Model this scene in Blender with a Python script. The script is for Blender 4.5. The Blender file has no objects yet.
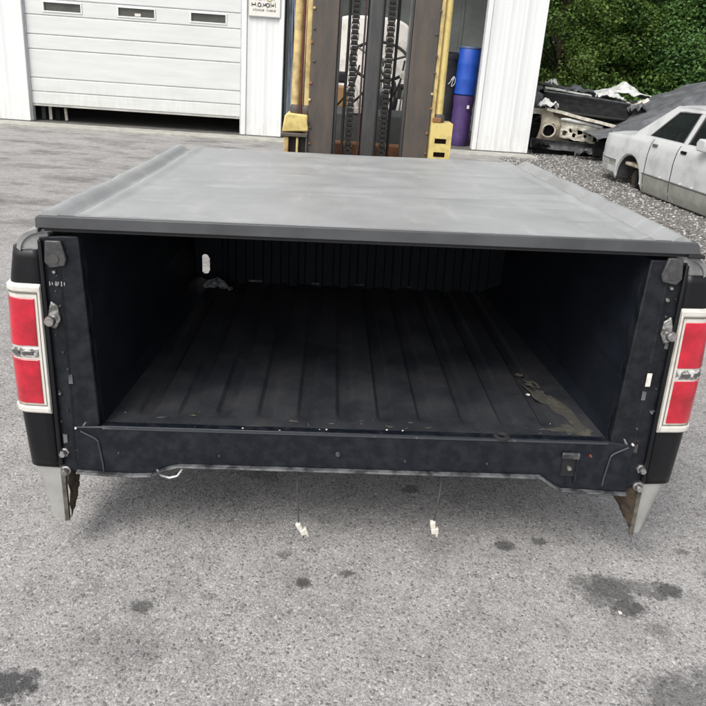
import bpy, bmesh, math, random
import numpy as np
from mathutils import Vector, Matrix
R = math.radians
random.seed(7); rng = np.random.default_rng(7)
scene = bpy.context.scene
COL = scene.collection
# ------------------------------------------------------------------ camera
CAM_H = 1.6; PITCH = R(19.7); ROLL = R(4.09); FPX = 697.0
cam_data = bpy.data.cameras.new('camera'); cam = bpy.data.objects.new('camera', cam_data); COL.objects.link(cam)
F = Vector((0, math.cos(PITCH), -math.sin(PITCH))); R0 = Vector((1, 0, 0)); U0 = R0.cross(F)
RV = R0*math.cos(ROLL)+U0*math.sin(ROLL); UV = -R0*math.sin(ROLL)+U0*math.cos(ROLL)
cam.matrix_world = Matrix(((RV.x, UV.x, -F.x, 0), (RV.y, UV.y, -F.y, 0), (RV.z, UV.z, -F.z, CAM_H), (0, 0, 0, 1)))
cam_data.sensor_width = 36; cam_data.sensor_fit = 'HORIZONTAL'
cam_data.lens = 36*FPX/706; cam_data.shift_y = -53/706
cam_data.clip_start = .05; cam_data.clip_end = 2000
scene.camera = cam
# ------------------------------------------------------------------ world, sun, exposure
SUN_EL = R(52); SUN_AZ = R(215)          # azimuth clockwise from +Y
w = bpy.data.worlds.new('World'); scene.world = w; w.use_nodes = True
nt = w.node_tree; nt.nodes.clear()
sky = nt.nodes.new('ShaderNodeTexSky'); sky.sky_type = 'NISHITA'; sky.sun_disc = False
sky.sun_elevation = SUN_EL; sky.sun_rotation = SUN_AZ; sky.dust_density = 4; sky.air_density = 1.0; sky.ozone_density = 1
hs = nt.nodes.new('ShaderNodeHueSaturation'); hs.inputs['Saturation'].default_value = .24
bg = nt.nodes.new('ShaderNodeBackground'); bg.inputs['Strength'].default_value = .15
wo = nt.nodes.new('ShaderNodeOutputWorld')
nt.links.new(sky.outputs[0], hs.inputs['Color']); nt.links.new(hs.outputs[0], bg.inputs['Color']); nt.links.new(bg.outputs[0], wo.inputs[0])
sd = bpy.data.lights.new('sun', 'SUN'); sd.energy = 1.0; sd.angle = R(28); sd.color = (1, .97, .91)
so = bpy.data.objects.new('sun', sd); COL.objects.link(so)
sdir = Vector((math.sin(SUN_AZ)*math.cos(SUN_EL), math.cos(SUN_AZ)*math.cos(SUN_EL), math.sin(SUN_EL)))
so.rotation_euler = sdir.to_track_quat('Z', 'Y').to_euler(); so.location = sdir*50
scene.view_settings.view_transform = 'Standard'; scene.view_settings.look = 'None'
scene.view_settings.exposure = .64; scene.view_settings.gamma = 1
scene.view_settings.use_curve_mapping = False

# ------------------------------------------------------------------ materials
MATS = {}
def mat(name, col, rough=.6, metal=0., col2=None, scale=8., bump=0., bscale=60., spec=.5, coat=0., detail=4, contrast=(.35, .65), island=0., rough2=None, stretch=None, bdist=.01, emit=None):
    """procedural material: two-tone noise colour, noise bump, noise roughness"""
    if name in MATS: return MATS[name]
    m = bpy.data.materials.new(name); m.use_nodes = True; t = m.node_tree; N = t.nodes; L = t.links
    b = N['Principled BSDF']; b.inputs['Roughness'].default_value = rough; b.inputs['Metallic'].default_value = metal
    b.inputs['Specular IOR Level'].default_value = spec; b.inputs['Coat Weight'].default_value = coat
    tc = N.new('ShaderNodeTexCoord'); mp = N.new('ShaderNodeMapping'); L.new(tc.outputs['Object'], mp.inputs[0])
    if stretch: mp.inputs['Scale'].default_value = stretch
    n = N.new('ShaderNodeTexNoise'); n.inputs['Scale'].default_value = scale; n.inputs['Detail'].default_value = detail; n.inputs['Roughness'].default_value = .62
    L.new(mp.outputs[0], n.inputs['Vector'])
    rp = N.new('ShaderNodeMapRange'); rp.inputs[1].default_value = contrast[0]; rp.inputs[2].default_value = contrast[1]
    L.new(n.outputs['Fac'], rp.inputs[0])
    mx = N.new('ShaderNodeMix'); mx.data_type = 'RGBA'; L.new(rp.outputs[0], mx.inputs[0])
    c2 = col2 if col2 else tuple(c*.75 for c in col)
    mx.inputs[6].default_value = (*col, 1); mx.inputs[7].default_value = (*c2, 1)
    out = mx.outputs[2]
    if island:
        g = N.new('ShaderNodeNewGeometry'); h = N.new('ShaderNodeHueSaturation')
        mr = N.new('ShaderNodeMapRange'); mr.inputs[3].default_value = 1-island; mr.inputs[4].default_value = 1+island
        L.new(g.outputs['Random Per Island'], mr.inputs[0]); L.new(mr.outputs[0], h.inputs['Value']); L.new(out, h.inputs['Color']); out = h.outputs[0]
    L.new(out, b.inputs['Base Color'])
    if rough2 is not None:
        r = N.new('ShaderNodeMapRange'); r.inputs[3].default_value = rough; r.inputs[4].default_value = rough2
        L.new(rp.outputs[0], r.inputs[0]); L.new(r.outputs[0], b.inputs['Roughness'])
    if bump:
        n2 = N.new('ShaderNodeTexNoise'); n2.inputs['Scale'].default_value = bscale; n2.inputs['Detail'].default_value = 5
        L.new(mp.outputs[0], n2.inputs['Vector'])
        bp = N.new('ShaderNodeBump'); bp.inputs['Strength'].default_value = bump; bp.inputs['Distance'].default_value = bdist
        L.new(n2.outputs['Fac'], bp.inputs['Height']); L.new(bp.outputs[0], b.inputs['Normal'])
    MATS[name] = m; return m

black_paint = mat('black_paint', (.004, .0045, .006), .30, col2=(.007, .0075, .009), scale=5, rough2=.42, spec=.35, bump=.02, bscale=30)
jamb_paint = mat('jamb_paint', (.005, .0065, .010), .42, spec=.3, col2=(.018, .020, .024), scale=22, detail=8, rough2=.7, contrast=(.4, .75), bump=.08, bscale=90)
sill_paint = mat('sill_paint', (.005, .007, .012), .36, spec=.35, col2=(.018, .021, .026), scale=26, detail=8, rough2=.65, contrast=(.42, .8), bump=.06)
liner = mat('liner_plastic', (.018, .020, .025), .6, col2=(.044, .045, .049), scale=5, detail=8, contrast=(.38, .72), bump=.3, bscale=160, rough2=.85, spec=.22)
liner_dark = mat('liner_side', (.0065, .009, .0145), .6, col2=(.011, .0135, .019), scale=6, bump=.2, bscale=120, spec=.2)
liner_dirt = mat('liner_dirt', (.12, .108, .082), .95, col2=(.05, .046, .04), scale=40, bump=.5, bscale=200)
edge_metal = mat('worn_edge', (.17, .175, .18), .55, .3, col2=(.035, .036, .04), scale=18, detail=8, contrast=(.4, .6))
bare_metal = mat('bare_metal', (.55, .55, .55), .3, .9, col2=(.3, .28, .26), scale=60)
chrome = mat('chrome_cream', (.72, .70, .64), .25, .25, col2=(.55, .52, .45), scale=30, contrast=(.5, .8))
lens_red = mat('red_lens', (.56, .006, .03), .10, 0, col2=(.30, .003, .012), scale=11, coat=1., contrast=(.42, .66))
def ribs(m, sc=150):
    t = m.node_tree; N = t.nodes; L = t.links; b = N['Principled BSDF']; tc = N.new('ShaderNodeTexCoord')
    w1 = N.new('ShaderNodeTexWave'); w1.inputs['Scale'].default_value = sc; w1.bands_direction = 'Z'; L.new(tc.outputs['Object'], w1.inputs[0])
    w2 = N.new('ShaderNodeTexWave'); w2.inputs['Scale'].default_value = sc; w2.bands_direction = 'X'; L.new(tc.outputs['Object'], w2.inputs[0])
    a = N.new('ShaderNodeMath'); a.operation = 'ADD'; L.new(w1.outputs['Fac'], a.inputs[0]); L.new(w2.outputs['Fac'], a.inputs[1])
    bp = N.new('ShaderNodeBump'); bp.inputs['Strength'].default_value = .12; bp.inputs['Distance'].default_value = .001; L.new(a.outputs[0], bp.inputs['Height']); L.new(bp.outputs[0], b.inputs['Normal'])
ribs(lens_red, 75)
lens_clear = mat('clear_lens', (.75, .74, .72), .12, .3, col2=(.2, .19, .18), scale=70, contrast=(.45, .55))
skirt = mat('silver_skirt', (.42, .42, .40), .45, .3, col2=(.33, .33, .31), scale=12, bump=.05)
rust = mat('rusty_inside', (.062, .042, .024), .9, col2=(.018, .014, .010), scale=22, bump=.7, bscale=80, bdist=.006)
white_plastic = mat('white_plastic', (.75, .73, .68), .45, col2=(.55, .5, .42), scale=60)
rubber = mat('rubber', (.016, .016, .017), .8, bump=.2)
def make_cover_mat():
    m = mat('vinyl_cover', (.25, .255, .255), .36, col2=(.35, .355, .35), scale=3.0, detail=6, rough2=.55, contrast=(.3, .7), bump=.05, bscale=7, bdist=.02)
    t = m.node_tree; N = t.nodes; L = t.links; b = N['Principled BSDF']
    old = b.inputs['Base Color'].links[0].from_socket
    tc = N.new('ShaderNodeTexCoord'); mp = N.new('ShaderNodeMapping'); mp.inputs['Scale'].default_value = (6, 1.3, 1); mp.inputs['Rotation'].default_value = (0, 0, .35); L.new(tc.outputs['Object'], mp.inputs[0])
    n = N.new('ShaderNodeTexNoise'); n.inputs['Scale'].default_value = 1.6; n.inputs['Detail'].default_value = 7; n.inputs['Roughness'].default_value = .7; L.new(mp.outputs[0], n.inputs[0])
    r = N.new('ShaderNodeMapRange'); r.inputs[1].default_value = .55; r.inputs[2].default_value = .78; r.inputs[4].default_value = .5; L.new(n.outputs[0], r.inputs[0])
    mx = N.new('ShaderNodeMix'); mx.data_type = 'RGBA'; L.new(r.outputs[0], mx.inputs[0]); L.new(old, mx.inputs[6]); mx.inputs[7].default_value = (.52, .51, .48, 1)
    L.new(mx.outputs[2], b.inputs['Base Color'])
    # water marks, dust and scuffs: cross-streaks, fine scratches, speckled grain
    prev = mx.outputs[2]
    for (sc, rot, nsc, lo, hi, k, colr) in (((1.5, 9, 1), .05, 1.4, .56, .74, .5, (.58, .58, .56)), ((1, 1, 1), 0, 5.5, .55, .75, .35, (.16, .163, .165)), ((30, 1.4, 1), .9, 1.3, .66, .72, .30, (.62, .62, .60)), ((1.2, 34, 1), -.3, 1.2, .67, .72, .25, (.62, .62, .60)), ((1, 1, 1), 0, 260, .5, .75, .25, (.13, .13, .13))):
        q = N.new('ShaderNodeMapping'); q.inputs['Scale'].default_value = sc; q.inputs['Rotation'].default_value = (0, 0, rot); L.new(tc.outputs['Object'], q.inputs[0])
        n = N.new('ShaderNodeTexNoise'); n.inputs['Scale'].default_value = nsc; n.inputs['Detail'].default_value = 8; n.inputs['Roughness'].default_value = .72; L.new(q.outputs[0], n.inputs[0])
        r = N.new('ShaderNodeMapRange'); r.inputs[1].default_value = lo; r.inputs[2].default_value = hi; r.inputs[4].default_value = k; L.new(n.outputs[0], r.inputs[0])
        x = N.new('ShaderNodeMix'); x.data_type = 'RGBA'; L.new(r.outputs[0], x.inputs[0]); L.new(prev, x.inputs[6]); x.inputs[7].default_value = (*colr, 1); prev = x.outputs[2]
    L.new(prev, b.inputs['Base Color'])
    return m
vinyl = make_cover_mat()
rail_grey = mat('cover_rail', (.048, .05, .053), .45, col2=(.075, .078, .082), scale=4, bump=.05)
white_steel = mat('white_cladding', (.74, .75, .745), .42, col2=(.69, .70, .695), scale=1.6, detail=7, stretch=(2, 2, .35), bump=.03, bscale=3)
door_white = mat('garage_door_paint', (.66, .675, .66), .45, col2=(.59, .60, .585), scale=2.2, detail=8, stretch=(.5, 1, 4), bump=.12, bscale=25, bdist=.004)
trim_grey = mat('jamb_trim', (.50, .51, .52), .5)
def grime(m, h0, h1, k, colr):
    """mud splash and runs on a painted face: a ragged band between two heights (object z)"""
    t = m.node_tree; N = t.nodes; L = t.links; b = N['Principled BSDF']; old = b.inputs['Base Color'].links[0].from_socket
    tc = N.new('ShaderNodeTexCoord'); sp = N.new('ShaderNodeSeparateXYZ'); L.new(tc.outputs['Object'], sp.inputs[0])
    q = N.new('ShaderNodeMapping'); q.inputs['Scale'].default_value = (6, 6, 1.2); L.new(tc.outputs['Object'], q.inputs[0])
    n = N.new('ShaderNodeTexNoise'); n.inputs['Scale'].default_value = 2.5; n.inputs['Detail'].default_value = 8; n.inputs['Roughness'].default_value = .7; L.new(q.outputs[0], n.inputs[0])
    r = N.new('ShaderNodeMapRange'); r.inputs[1].default_value = h1; r.inputs[2].default_value = h0; L.new(sp.outputs[2], r.inputs[0])
    r2 = N.new('ShaderNodeMapRange'); r2.inputs[1].default_value = .42; r2.inputs[2].default_value = .7; L.new(n.outputs[0], r2.inputs[0])
    a = N.new('ShaderNodeMath'); a.operation = 'MULTIPLY'; L.new(r.outputs[0], a.inputs[0]); L.new(r2.outputs[0], a.inputs[1])
    c = N.new('ShaderNodeMath'); c.operation = 'MULTIPLY'; c.inputs[1].default_value = k; L.new(a.outputs[0], c.inputs[0])
    x = N.new('ShaderNodeMix'); x.data_type = 'RGBA'; L.new(c.outputs[0], x.inputs[0]); L.new(old, x.inputs[6]); x.inputs[7].default_value = (*colr, 1); L.new(x.outputs[2], b.inputs['Base Color'])
grime(white_steel, .08, .55, .55, (.40, .37, .30)); grime(door_white, .3, .9, .35, (.42, .40, .34))
conc = mat('slab_concrete', (.42, .41, .37), .85, col2=(.30, .29, .26), scale=6, detail=8, bump=.3, bscale=40)
inner_grey = mat('interior_panel', (.55, .58, .55), .8, col2=(.42, .45, .42), scale=2)
dark_glass = mat('dark_window', (.06, .065, .06), .15, col2=(.09, .09, .08), scale=3)
f_yellow = mat('forklift_yellow', (.60, .46, .20), .55, col2=(.34, .24, .10), scale=14, detail=8, contrast=(.42, .66), bump=.15, bscale=50)
f_yellow2 = mat('bright_yellow', (.68, .54, .20), .5, col2=(.46, .34, .12), scale=18, contrast=(.5, .75), bump=.1)
mast_steel = mat('mast_steel', (.085, .075, .068), .6, .15, spec=.3, col2=(.125, .10, .08), scale=9, detail=8, stretch=(2, 2, .4), contrast=(.4, .7), bump=.1)
mast_dark = mat('mast_dark', (.055, .057, .06), .42, .3, col2=(.085, .08, .075), scale=12, stretch=(2, 2, .4), bump=.06)
grease = mat('grease_black', (.013, .012, .011), .55, .1, col2=(.05, .045, .035), scale=120, contrast=(.55, .7))
cowl_grey = mat('cowl_grey', (.06, .065, .065), .6, col2=(.09, .09, .085), scale=10)
rust_orange = mat('orange_plate', (.32, .14, .05), .75, col2=(.16, .08, .04), scale=20, bump=.3)
seat_white = mat('seat_cover', (.72, .69, .64), .7, col2=(.40, .37, .33), scale=9, detail=6, contrast=(.48, .7), bump=.3, bscale=20)
drum_blue = mat('drum_blue', (.015, .075, .42), .4, col2=(.012, .06, .32), scale=8)
drum_purple = mat('tote_purple', (.075, .035, .15), .5, col2=(.05, .03, .10), scale=14)
bin_black = mat('bin_black', (.012, .012, .014), .5, bump=.3, bscale=12, bdist=.03)
scuff_white = mat('white_scuff', (.6, .6, .6), .6)
tarp_m = mat('tarp_grey', (.075, .077, .083), .6, col2=(.13, .133, .14), scale=4, contrast=(.42, .62), detail=7, bump=.5, bscale=10, bdist=.04)
poly_sheet = mat('poly_sheet', (.38, .42, .48), .35, col2=(.16, .19, .23), scale=6, stretch=(5, 5, .6), bump=.5, bscale=14, bdist=.02)
car_white = mat('sedan_paint', (.50, .51, .505), .38, col2=(.36, .37, .37), scale=3.5, detail=9, contrast=(.48, .7), bump=.04, bscale=14, coat=.15)
car_low = mat('sedan_lower_paint', (.30, .30, .27), .5, col2=(.22, .22, .19), scale=6, bump=.05)
car_mould = mat('side_moulding', (.10, .10, .10), .6)
beige_metal = mat('beige_metal', (.52, .48, .38), .6, col2=(.25, .2, .14), scale=8, detail=8, bump=.2)
cream_metal = mat('cream_metal', (.66, .64, .55), .55, col2=(.35, .31, .24), scale=10, bump=.2)
junk_dark = mat('junk_dark', (.003, .0035, .005), .65, spec=.15, col2=(.018, .017, .016), scale=8, detail=8, bump=.4, bscale=15, bdist=.03)
junk_grey = mat('junk_grey', (.10, .105, .11), .55, .1, col2=(.035, .035, .037), scale=8, bump=.4)
white_scrap = mat('white_scrap', (.68, .69, .67), .5, col2=(.45, .45, .43), scale=8, bump=.3)
bark = mat('bark', (.09, .065, .045), .9, col2=(.05, .04, .03), scale=12, bump=.6)

def glass_mat():
    m = bpy.data.materials.new('car_glass'); m.use_nodes = True; t = m.node_tree; N = t.nodes; L = t.links
    b = N['Principled BSDF']; b.inputs['Base Color'].default_value = (.02, .025, .025, 1); b.inputs['Roughness'].default_value = .08
    tr = N.new('ShaderNodeBsdfTransparent'); tr.inputs[0].default_value = (.75, .8, .78, 1)
    mx = N.new('ShaderNodeMixShader'); mx.inputs[0].default_value = .5; L.new(tr.outputs[0], mx.inputs[1]); L.new(b.outputs[0], mx.inputs[2])
    L.new(mx.outputs[0], N['Material Output'].inputs[0]); return m
car_glass = glass_mat()


def leaf_mat(name, c1, c2, c3):
    m = bpy.data.materials.new(name); m.use_nodes = True; t = m.node_tree; N = t.nodes; L = t.links
    b = N['Principled BSDF']; b.inputs['Roughness'].default_value = .5; b.inputs['Specular IOR Level'].default_value = .35
    g = N.new('ShaderNodeNewGeometry'); cr = N.new('ShaderNodeValToRGB'); cr.color_ramp.elements[0].color = (*c1, 1); cr.color_ramp.elements[1].color = (*c3, 1)
    e = cr.color_ramp.elements.new(.5); e.color = (*c2, 1)
    tc = N.new('ShaderNodeTexCoord'); n = N.new('ShaderNodeTexNoise'); n.inputs['Scale'].default_value = 1.1; n.inputs['Detail'].default_value = 3; L.new(tc.outputs['Object'], n.inputs[0])
    ma = N.new('ShaderNodeMath'); ma.operation = 'MULTIPLY_ADD'; ma.inputs[1].default_value = .55; L.new(g.outputs['Random Per Island'], ma.inputs[0])
    m2 = N.new('ShaderNodeMath'); m2.operation = 'MULTIPLY_ADD'; m2.inputs[1].default_value = 1.7; m2.inputs[2].default_value = -.6; L.new(n.outputs[0], m2.inputs[0]); L.new(m2.outputs[0], ma.inputs[2])
    L.new(ma.outputs[0], cr.inputs[0]); L.new(cr.outputs[0], b.inputs['Base Color'])
    tl = N.new('ShaderNodeBsdfTranslucent'); L.new(cr.outputs[0], tl.inputs[0]); ms = N.new('ShaderNodeMixShader'); ms.inputs[0].default_value = .3
    L.new(b.outputs[0], ms.inputs[1]); L.new(tl.outputs[0], ms.inputs[2]); L.new(ms.outputs[0], N['Material Output'].inputs[0]); return m
leafA = leaf_mat('leaf_green', (.045, .105, .024), (.095, .19, .04), (.18, .27, .065))
leafB = leaf_mat('leaf_dark', (.032, .088, .026), (.07, .16, .042), (.13, .23, .06))
leafC = leaf_mat('leaf_olive', (.058, .11, .024), (.12, .20, .042), (.21, .28, .065))

# ------------------------------------------------------------------ mesh helpers
class MB:
    def __init__(s): s.v = []; s.f = []
    def add(s, vs, fs):
        o = len(s.v); s.v += [tuple(map(float, p)) for p in vs]; s.f += [tuple(i+o for i in f) for f in fs]; return s
    def box(s, x0, x1, y0, y1, z0, z1):
        return s.add([(x0, y0, z0), (x1, y0, z0), (x1, y1, z0), (x0, y1, z0), (x0, y0, z1), (x1, y0, z1), (x1, y1, z1), (x0, y1, z1)],
                     [(0, 3, 2, 1), (4, 5, 6, 7), (0, 1, 5, 4), (1, 2, 6, 5), (2, 3, 7, 6), (3, 0, 4, 7)])
    def prism(s, poly, a, b, axis='y'):
        """extrude a 2D polygon along an axis: y -> poly is (x,z); x -> (y,z); z -> (x,y)"""
        f = {'y': lambda p, t: (p[0], t, p[1]), 'x': lambda p, t: (t, p[0], p[1]), 'z': lambda p, t: (p[0], p[1], t)}[axis]
        n = len(poly); vs = [f(p, a) for p in poly]+[f(p, b) for p in poly]
        return s.add(vs, [tuple(range(n))[::-1], tuple(range(n, 2*n))]+[(i, (i+1) % n, n+(i+1) % n, n+i) for i in range(n)])
    def tube(s, pts, r, n=8, cap=True):
        pts = [Vector(p) for p in pts]; m = len(pts); rs = r if hasattr(r, '__len__') else [r]*m; vs = []
        up = None
        for i, p in enumerate(pts):
            d = (pts[min(i+1, m-1)]-pts[max(i-1, 0)]).normalized()
            if up is None: up = Vector((0, 0, 1)) if abs(d.z) < .9 else Vector((0, 1, 0))
            a = d.cross(up).normalized(); up = a.cross(d).normalized()
            for k in range(n):
                t = 2*math.pi*k/n; vs.append(p+a*math.cos(t)*rs[i]+up*math.sin(t)*rs[i])
        fs = [(i*n+k, i*n+(k+1) % n, (i+1)*n+(k+1) % n, (i+1)*n+k) for i in range(m-1) for k in range(n)]
        if cap: fs += [tuple(range(n))[::-1], tuple(range((m-1)*n, m*n))]
        return s.add(vs, fs)
    def lathe(s, prof, c=(0, 0, 0), n=24, axis='z'):
        vs = []
        for r, h in prof:
            for k in range(n):
                t = 2*math.pi*k/n; a, b = r*math.cos(t), r*math.sin(t)
                vs.append({'z': (c[0]+a, c[1]+b, c[2]+h), 'x': (c[0]+h, c[1]+a, c[2]+b), 'y': (c[0]+a, c[1]+h, c[2]+b)}[axis])
        m = len(prof); fs = [(i*n+k, i*n+(k+1) % n, (i+1)*n+(k+1) % n, (i+1)*n+k) for i in range(m-1) for k in range(n)]
        fs += [tuple(range(n))[::-1], tuple(range((m-1)*n, m*n))]
        return s.add(vs, fs)
    def grid(s, fn, nu, nv, hole=None):
        vs = [fn(i/nu, j/nv) for i in range(nu+1) for j in range(nv+1)]
        fs = [(i*(nv+1)+j, (i+1)*(nv+1)+j, (i+1)*(nv+1)+j+1, i*(nv+1)+j+1) for i in range(nu) for j in range(nv) if not (hole and hole((i+.5)/nu, (j+.5)/nv))]
        return s.add(vs, fs)
    def slab(s, fn, nu, nv, off, hole=None):
        """closed sheet with thickness: off is a vector added to the second skin"""
        top = [Vector(fn(i/nu, j/nv)) for i in range(nu+1) for j in range(nv+1)]
        o = Vector(off); n = len(top); vs = top+[p+o for p in top]; W = nv+1
        fs = []; cnt = {}
        for i in range(nu):
            for j in range(nv):
                if hole and hole((i+.5)/nu, (j+.5)/nv): continue
                q = (i*W+j, (i+1)*W+j, (i+1)*W+j+1, i*W+j+1); fs.append(q); fs.append(tuple(k+n for k in q[::-1]))
                for a, b in zip(q, q[1:]+q[:1]): cnt[(a, b)] = 1
        for (a, b) in cnt:
            if (b, a) not in cnt: fs.append((b, a, a+n, b+n))
        return s.add(vs, fs)
    def mesh(s, name, m, ang=35):
        me = bpy.data.meshes.new(name); me.from_pydata(s.v, [], s.f); me.materials.append(m)
        bm = bmesh.new(); bm.from_mesh(me); bmesh.ops.recalc_face_normals(bm, faces=bm.faces); bm.to_mesh(me); bm.free()
        me.polygons.foreach_set('use_smooth', [True]*len(me.polygons)); me.set_sharp_from_angle(angle=R(ang)); return me
    def build(s, name, m, parent=None, bevel=0, seg=2, ang=35):
        o = bpy.data.objects.new(name, s.mesh(name, m, ang)); COL.objects.link(o)
        if parent: o.parent = parent
        if bevel:
            b = o.modifiers.new('bevel', 'BEVEL'); b.width = bevel; b.segments = seg; b.limit_method = 'ANGLE'; b.angle_limit = R(40)
        return o
def tag(o, label=None, cat=None, group=None, kind=None):
    if label: o['label'] = label
    if cat: o['category'] = cat
    if group: o['group'] = group
    if kind: o['kind'] = kind
    return o
def empty(name, loc=(0, 0, 0), rz=0, label=None, cat=None, group=None):
    o = bpy.data.objects.new(name, None); COL.objects.link(o); o.location = loc; o.rotation_euler = (0, 0, rz); o.empty_display_size = .2
    return tag(o, label, cat, group)
def copy_part(o, parent, loc=None):
    c = o.copy(); COL.objects.link(c); c.parent = parent
    if loc is not None: c.location = loc
    return c
def fnoise(x, y=0, z=0, s=1):
    from mathutils import noise
    return noise.noise(Vector((x*s, y*s, z*s)))

# ================================================================== ground
def asphalt_mat():
    m = bpy.data.materials.new('asphalt'); m.use_nodes = True; t = m.node_tree; N = t.nodes; L = t.links; b = N['Principled BSDF']
    b.inputs['Roughness'].default_value = .88; b.inputs['Specular IOR Level'].default_value = .3
    tc = N.new('ShaderNodeTexCoord'); P = tc.outputs['Object']
    def noise(sc, det=4, ro=.6, vec=P):
        n = N.new('ShaderNodeTexNoise'); n.inputs['Scale'].default_value = sc; n.inputs['Detail'].default_value = det; n.inputs['Roughness'].default_value = ro; L.new(vec, n.inputs[0]); return n.outputs['Fac']
    def mr(v, a, b_, c=0., d=1.):
        n = N.new('ShaderNodeMapRange'); n.inputs[1].default_value = a; n.inputs[2].default_value = b_; n.inputs[3].default_value = c; n.inputs[4].default_value = d; L.new(v, n.inputs[0]); return n.outputs[0]
    def math_(op, a, b_):
        n = N.new('ShaderNodeMath'); n.operation = op
        for i, q in enumerate((a, b_)):
            if isinstance(q, (int, float)): n.inputs[i].default_value = q
            else: L.new(q, n.inputs[i])
        return n.outputs[0]
    def mix(f, a, c):
        n = N.new('ShaderNodeMix'); n.data_type = 'RGBA'
        if isinstance(f, float): n.inputs[0].default_value = f
        else: L.new(f, n.inputs[0])
        for i, q in ((6, a), (7, c)):
            if isinstance(q, tuple): n.inputs[i].default_value = (*q, 1)
            else: L.new(q, n.inputs[i])
        return n.outputs[2]
    # aggregate: two voronoi sizes, each stone its own grey
    v1 = N.new('ShaderNodeTexVoronoi'); v1.inputs['Scale'].default_value = 150; L.new(P, v1.inputs[0])
    v2 = N.new('ShaderNodeTexVoronoi'); v2.inputs['Scale'].default_value = 310; L.new(P, v2.inputs[0])
    s1 = N.new('ShaderNodeSeparateColor'); L.new(v1.outputs['Color'], s1.inputs[0])
    s2 = N.new('ShaderNodeSeparateColor'); L.new(v2.outputs['Color'], s2.inputs[0])
    big = noise(.55, 5, .6); mid = noise(3.2, 6, .65); fine = noise(420, 2)
    base = mix(mr(big, .35, .65), (.175, .17, .165), (.265, .257, .25))
    base = mix(mr(mid, .38, .68), base, (.33, .32, .31))
    stone = mix(mr(s1.outputs[0], 0, 1), (.07, .067, .065), (.68, .66, .64))
    stone2 = mix(mr(s2.outputs[1], .1, .9), (.08, .077, .075), (.60, .58, .565))
    c = mix(.27, base, stone); c = mix(.36, c, stone2)
    grime = noise(7.5, 9, .75); c = mix(mr(grime, .48, .70, 0, .42), c, (.10, .098, .094)); light = noise(9, 8, .78); c = mix(mr(light, .54, .70, 0, .38), c, (.48, .47, .455))
    # occasional near-white chips and dark pits
    wht = mr(s1.outputs[1], .955, .97); c = mix(math_('MULTIPLY', wht, .30), c, (.8, .79, .77))
    drk = mr(s1.outputs[2], .93, .95); c = mix(math_('MULTIPLY', drk, .55), c, (.045, .043, .042))
    sxz = N.new('ShaderNodeSeparateXYZ'); L.new(P, sxz.inputs[0]); sx0 = sxz.outputs[1]
    # streaks of worn darker binder on the far lot
    mp = N.new('ShaderNodeMapping'); mp.inputs['Scale'].default_value = (1.1, 2.1, 1); mp.inputs['Rotation'].default_value = (0, 0, R(9)); L.new(P, mp.inputs[0])
    st = noise(1.1, 7, .72, mp.outputs[0]); c = mix(math_('MULTIPLY', mr(st, .47, .66), mr(sx0, 3.2, 6.5, .15, .8)), c, (.10, .096, .093))
    # oil and tar spots (x, y, radius, strength, stretch)
    wob = noise(14, 4, .7); wv = math_('MULTIPLY', math_('SUBTRACT', wob, .5), 3.4)
    wob2 = noise(70, 3, .7); wv = math_('ADD', wv, math_('MULTIPLY', math_('SUBTRACT', wob2, .5), 2.6))
    sx = N.new('ShaderNodeSeparateXYZ'); L.new(P, sx.inputs[0])
    spots = [(-.563, 1.635, .030, .62), (-.094, 1.777, .025, .75), (.047, 1.832, .023, .62), (-.166, 1.9, .024, .55), (-.82, 1.335, .062, .85), (-.77, 1.375, .022, .7),
             (.594, 2.026, .031, .7), (.719, 2.066, .023, .65), (.469, 1.865, .017, .45), (.275, 2.33, .034, .55), (-.374, 1.69, .020, .35), (1.228, 2.062, .026, .5),
             (.90, 1.845, .085, .72), (.83, 1.88, .04, .6), (.86, 1.80, .05, .5), (1.0, 1.86, .05, .5), (1.10, 1.86, .045, .8), (1.06, 1.835, .03, .6), (.93, 1.77, .055, .78), (.99, 1.69, .03, .35), (-.573, 1.472, .10, .25), (1.0, 1.43, .13, .6), (1.12, 1.5, .08, .45), (.88, 1.40, .05, .4), (1.28, 1.95, .03, .4), (.63, 2.62, .06, .4), (-.30, 2.35, .05, .35), (.02, 1.30, .05, .18)]
    acc = None
    for (x, y, r, k) in spots:
        dx = math_('MULTIPLY', math_('SUBTRACT', sx.outputs[0], x), 1/r*.85); dy = math_('MULTIPLY', math_('SUBTRACT', sx.outputs[1], y), 1.25/r)
        d = math_('ADD', math_('MULTIPLY', dx, dx), math_('MULTIPLY', dy, dy)); d = math_('ADD', d, wv)
        q = mr(d, 1.35, .45, 0, k); acc = q if acc is None else math_('MAXIMUM', acc, q)
    c = mix(acc, c, (.03, .03, .031))
    L.new(c, b.inputs['Base Color'])
    h = math_('ADD', math_('MULTIPLY', v1.outputs['Distance'], -1.), math_('MULTIPLY', fine, .3))
    h = math_('ADD', h, math_('MULTIPLY', v2.outputs['Distance'], -.7))
    bp = N.new('ShaderNodeBump'); bp.inputs['Strength'].default_value = .42; bp.inputs['Distance'].default_value = .004; L.new(h, bp.inputs['Height']); L.new(bp.outputs[0], b.inputs['Normal'])
    ro = mr(acc, 0, 1, .88, .5); L.new(ro, b.inputs['Roughness'])
    return m
MB().grid(lambda u, v: (-400+800*u, -200+1000*v, 0), 8, 8).build('ground', asphalt_mat())['kind'] = 'structure'

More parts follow.
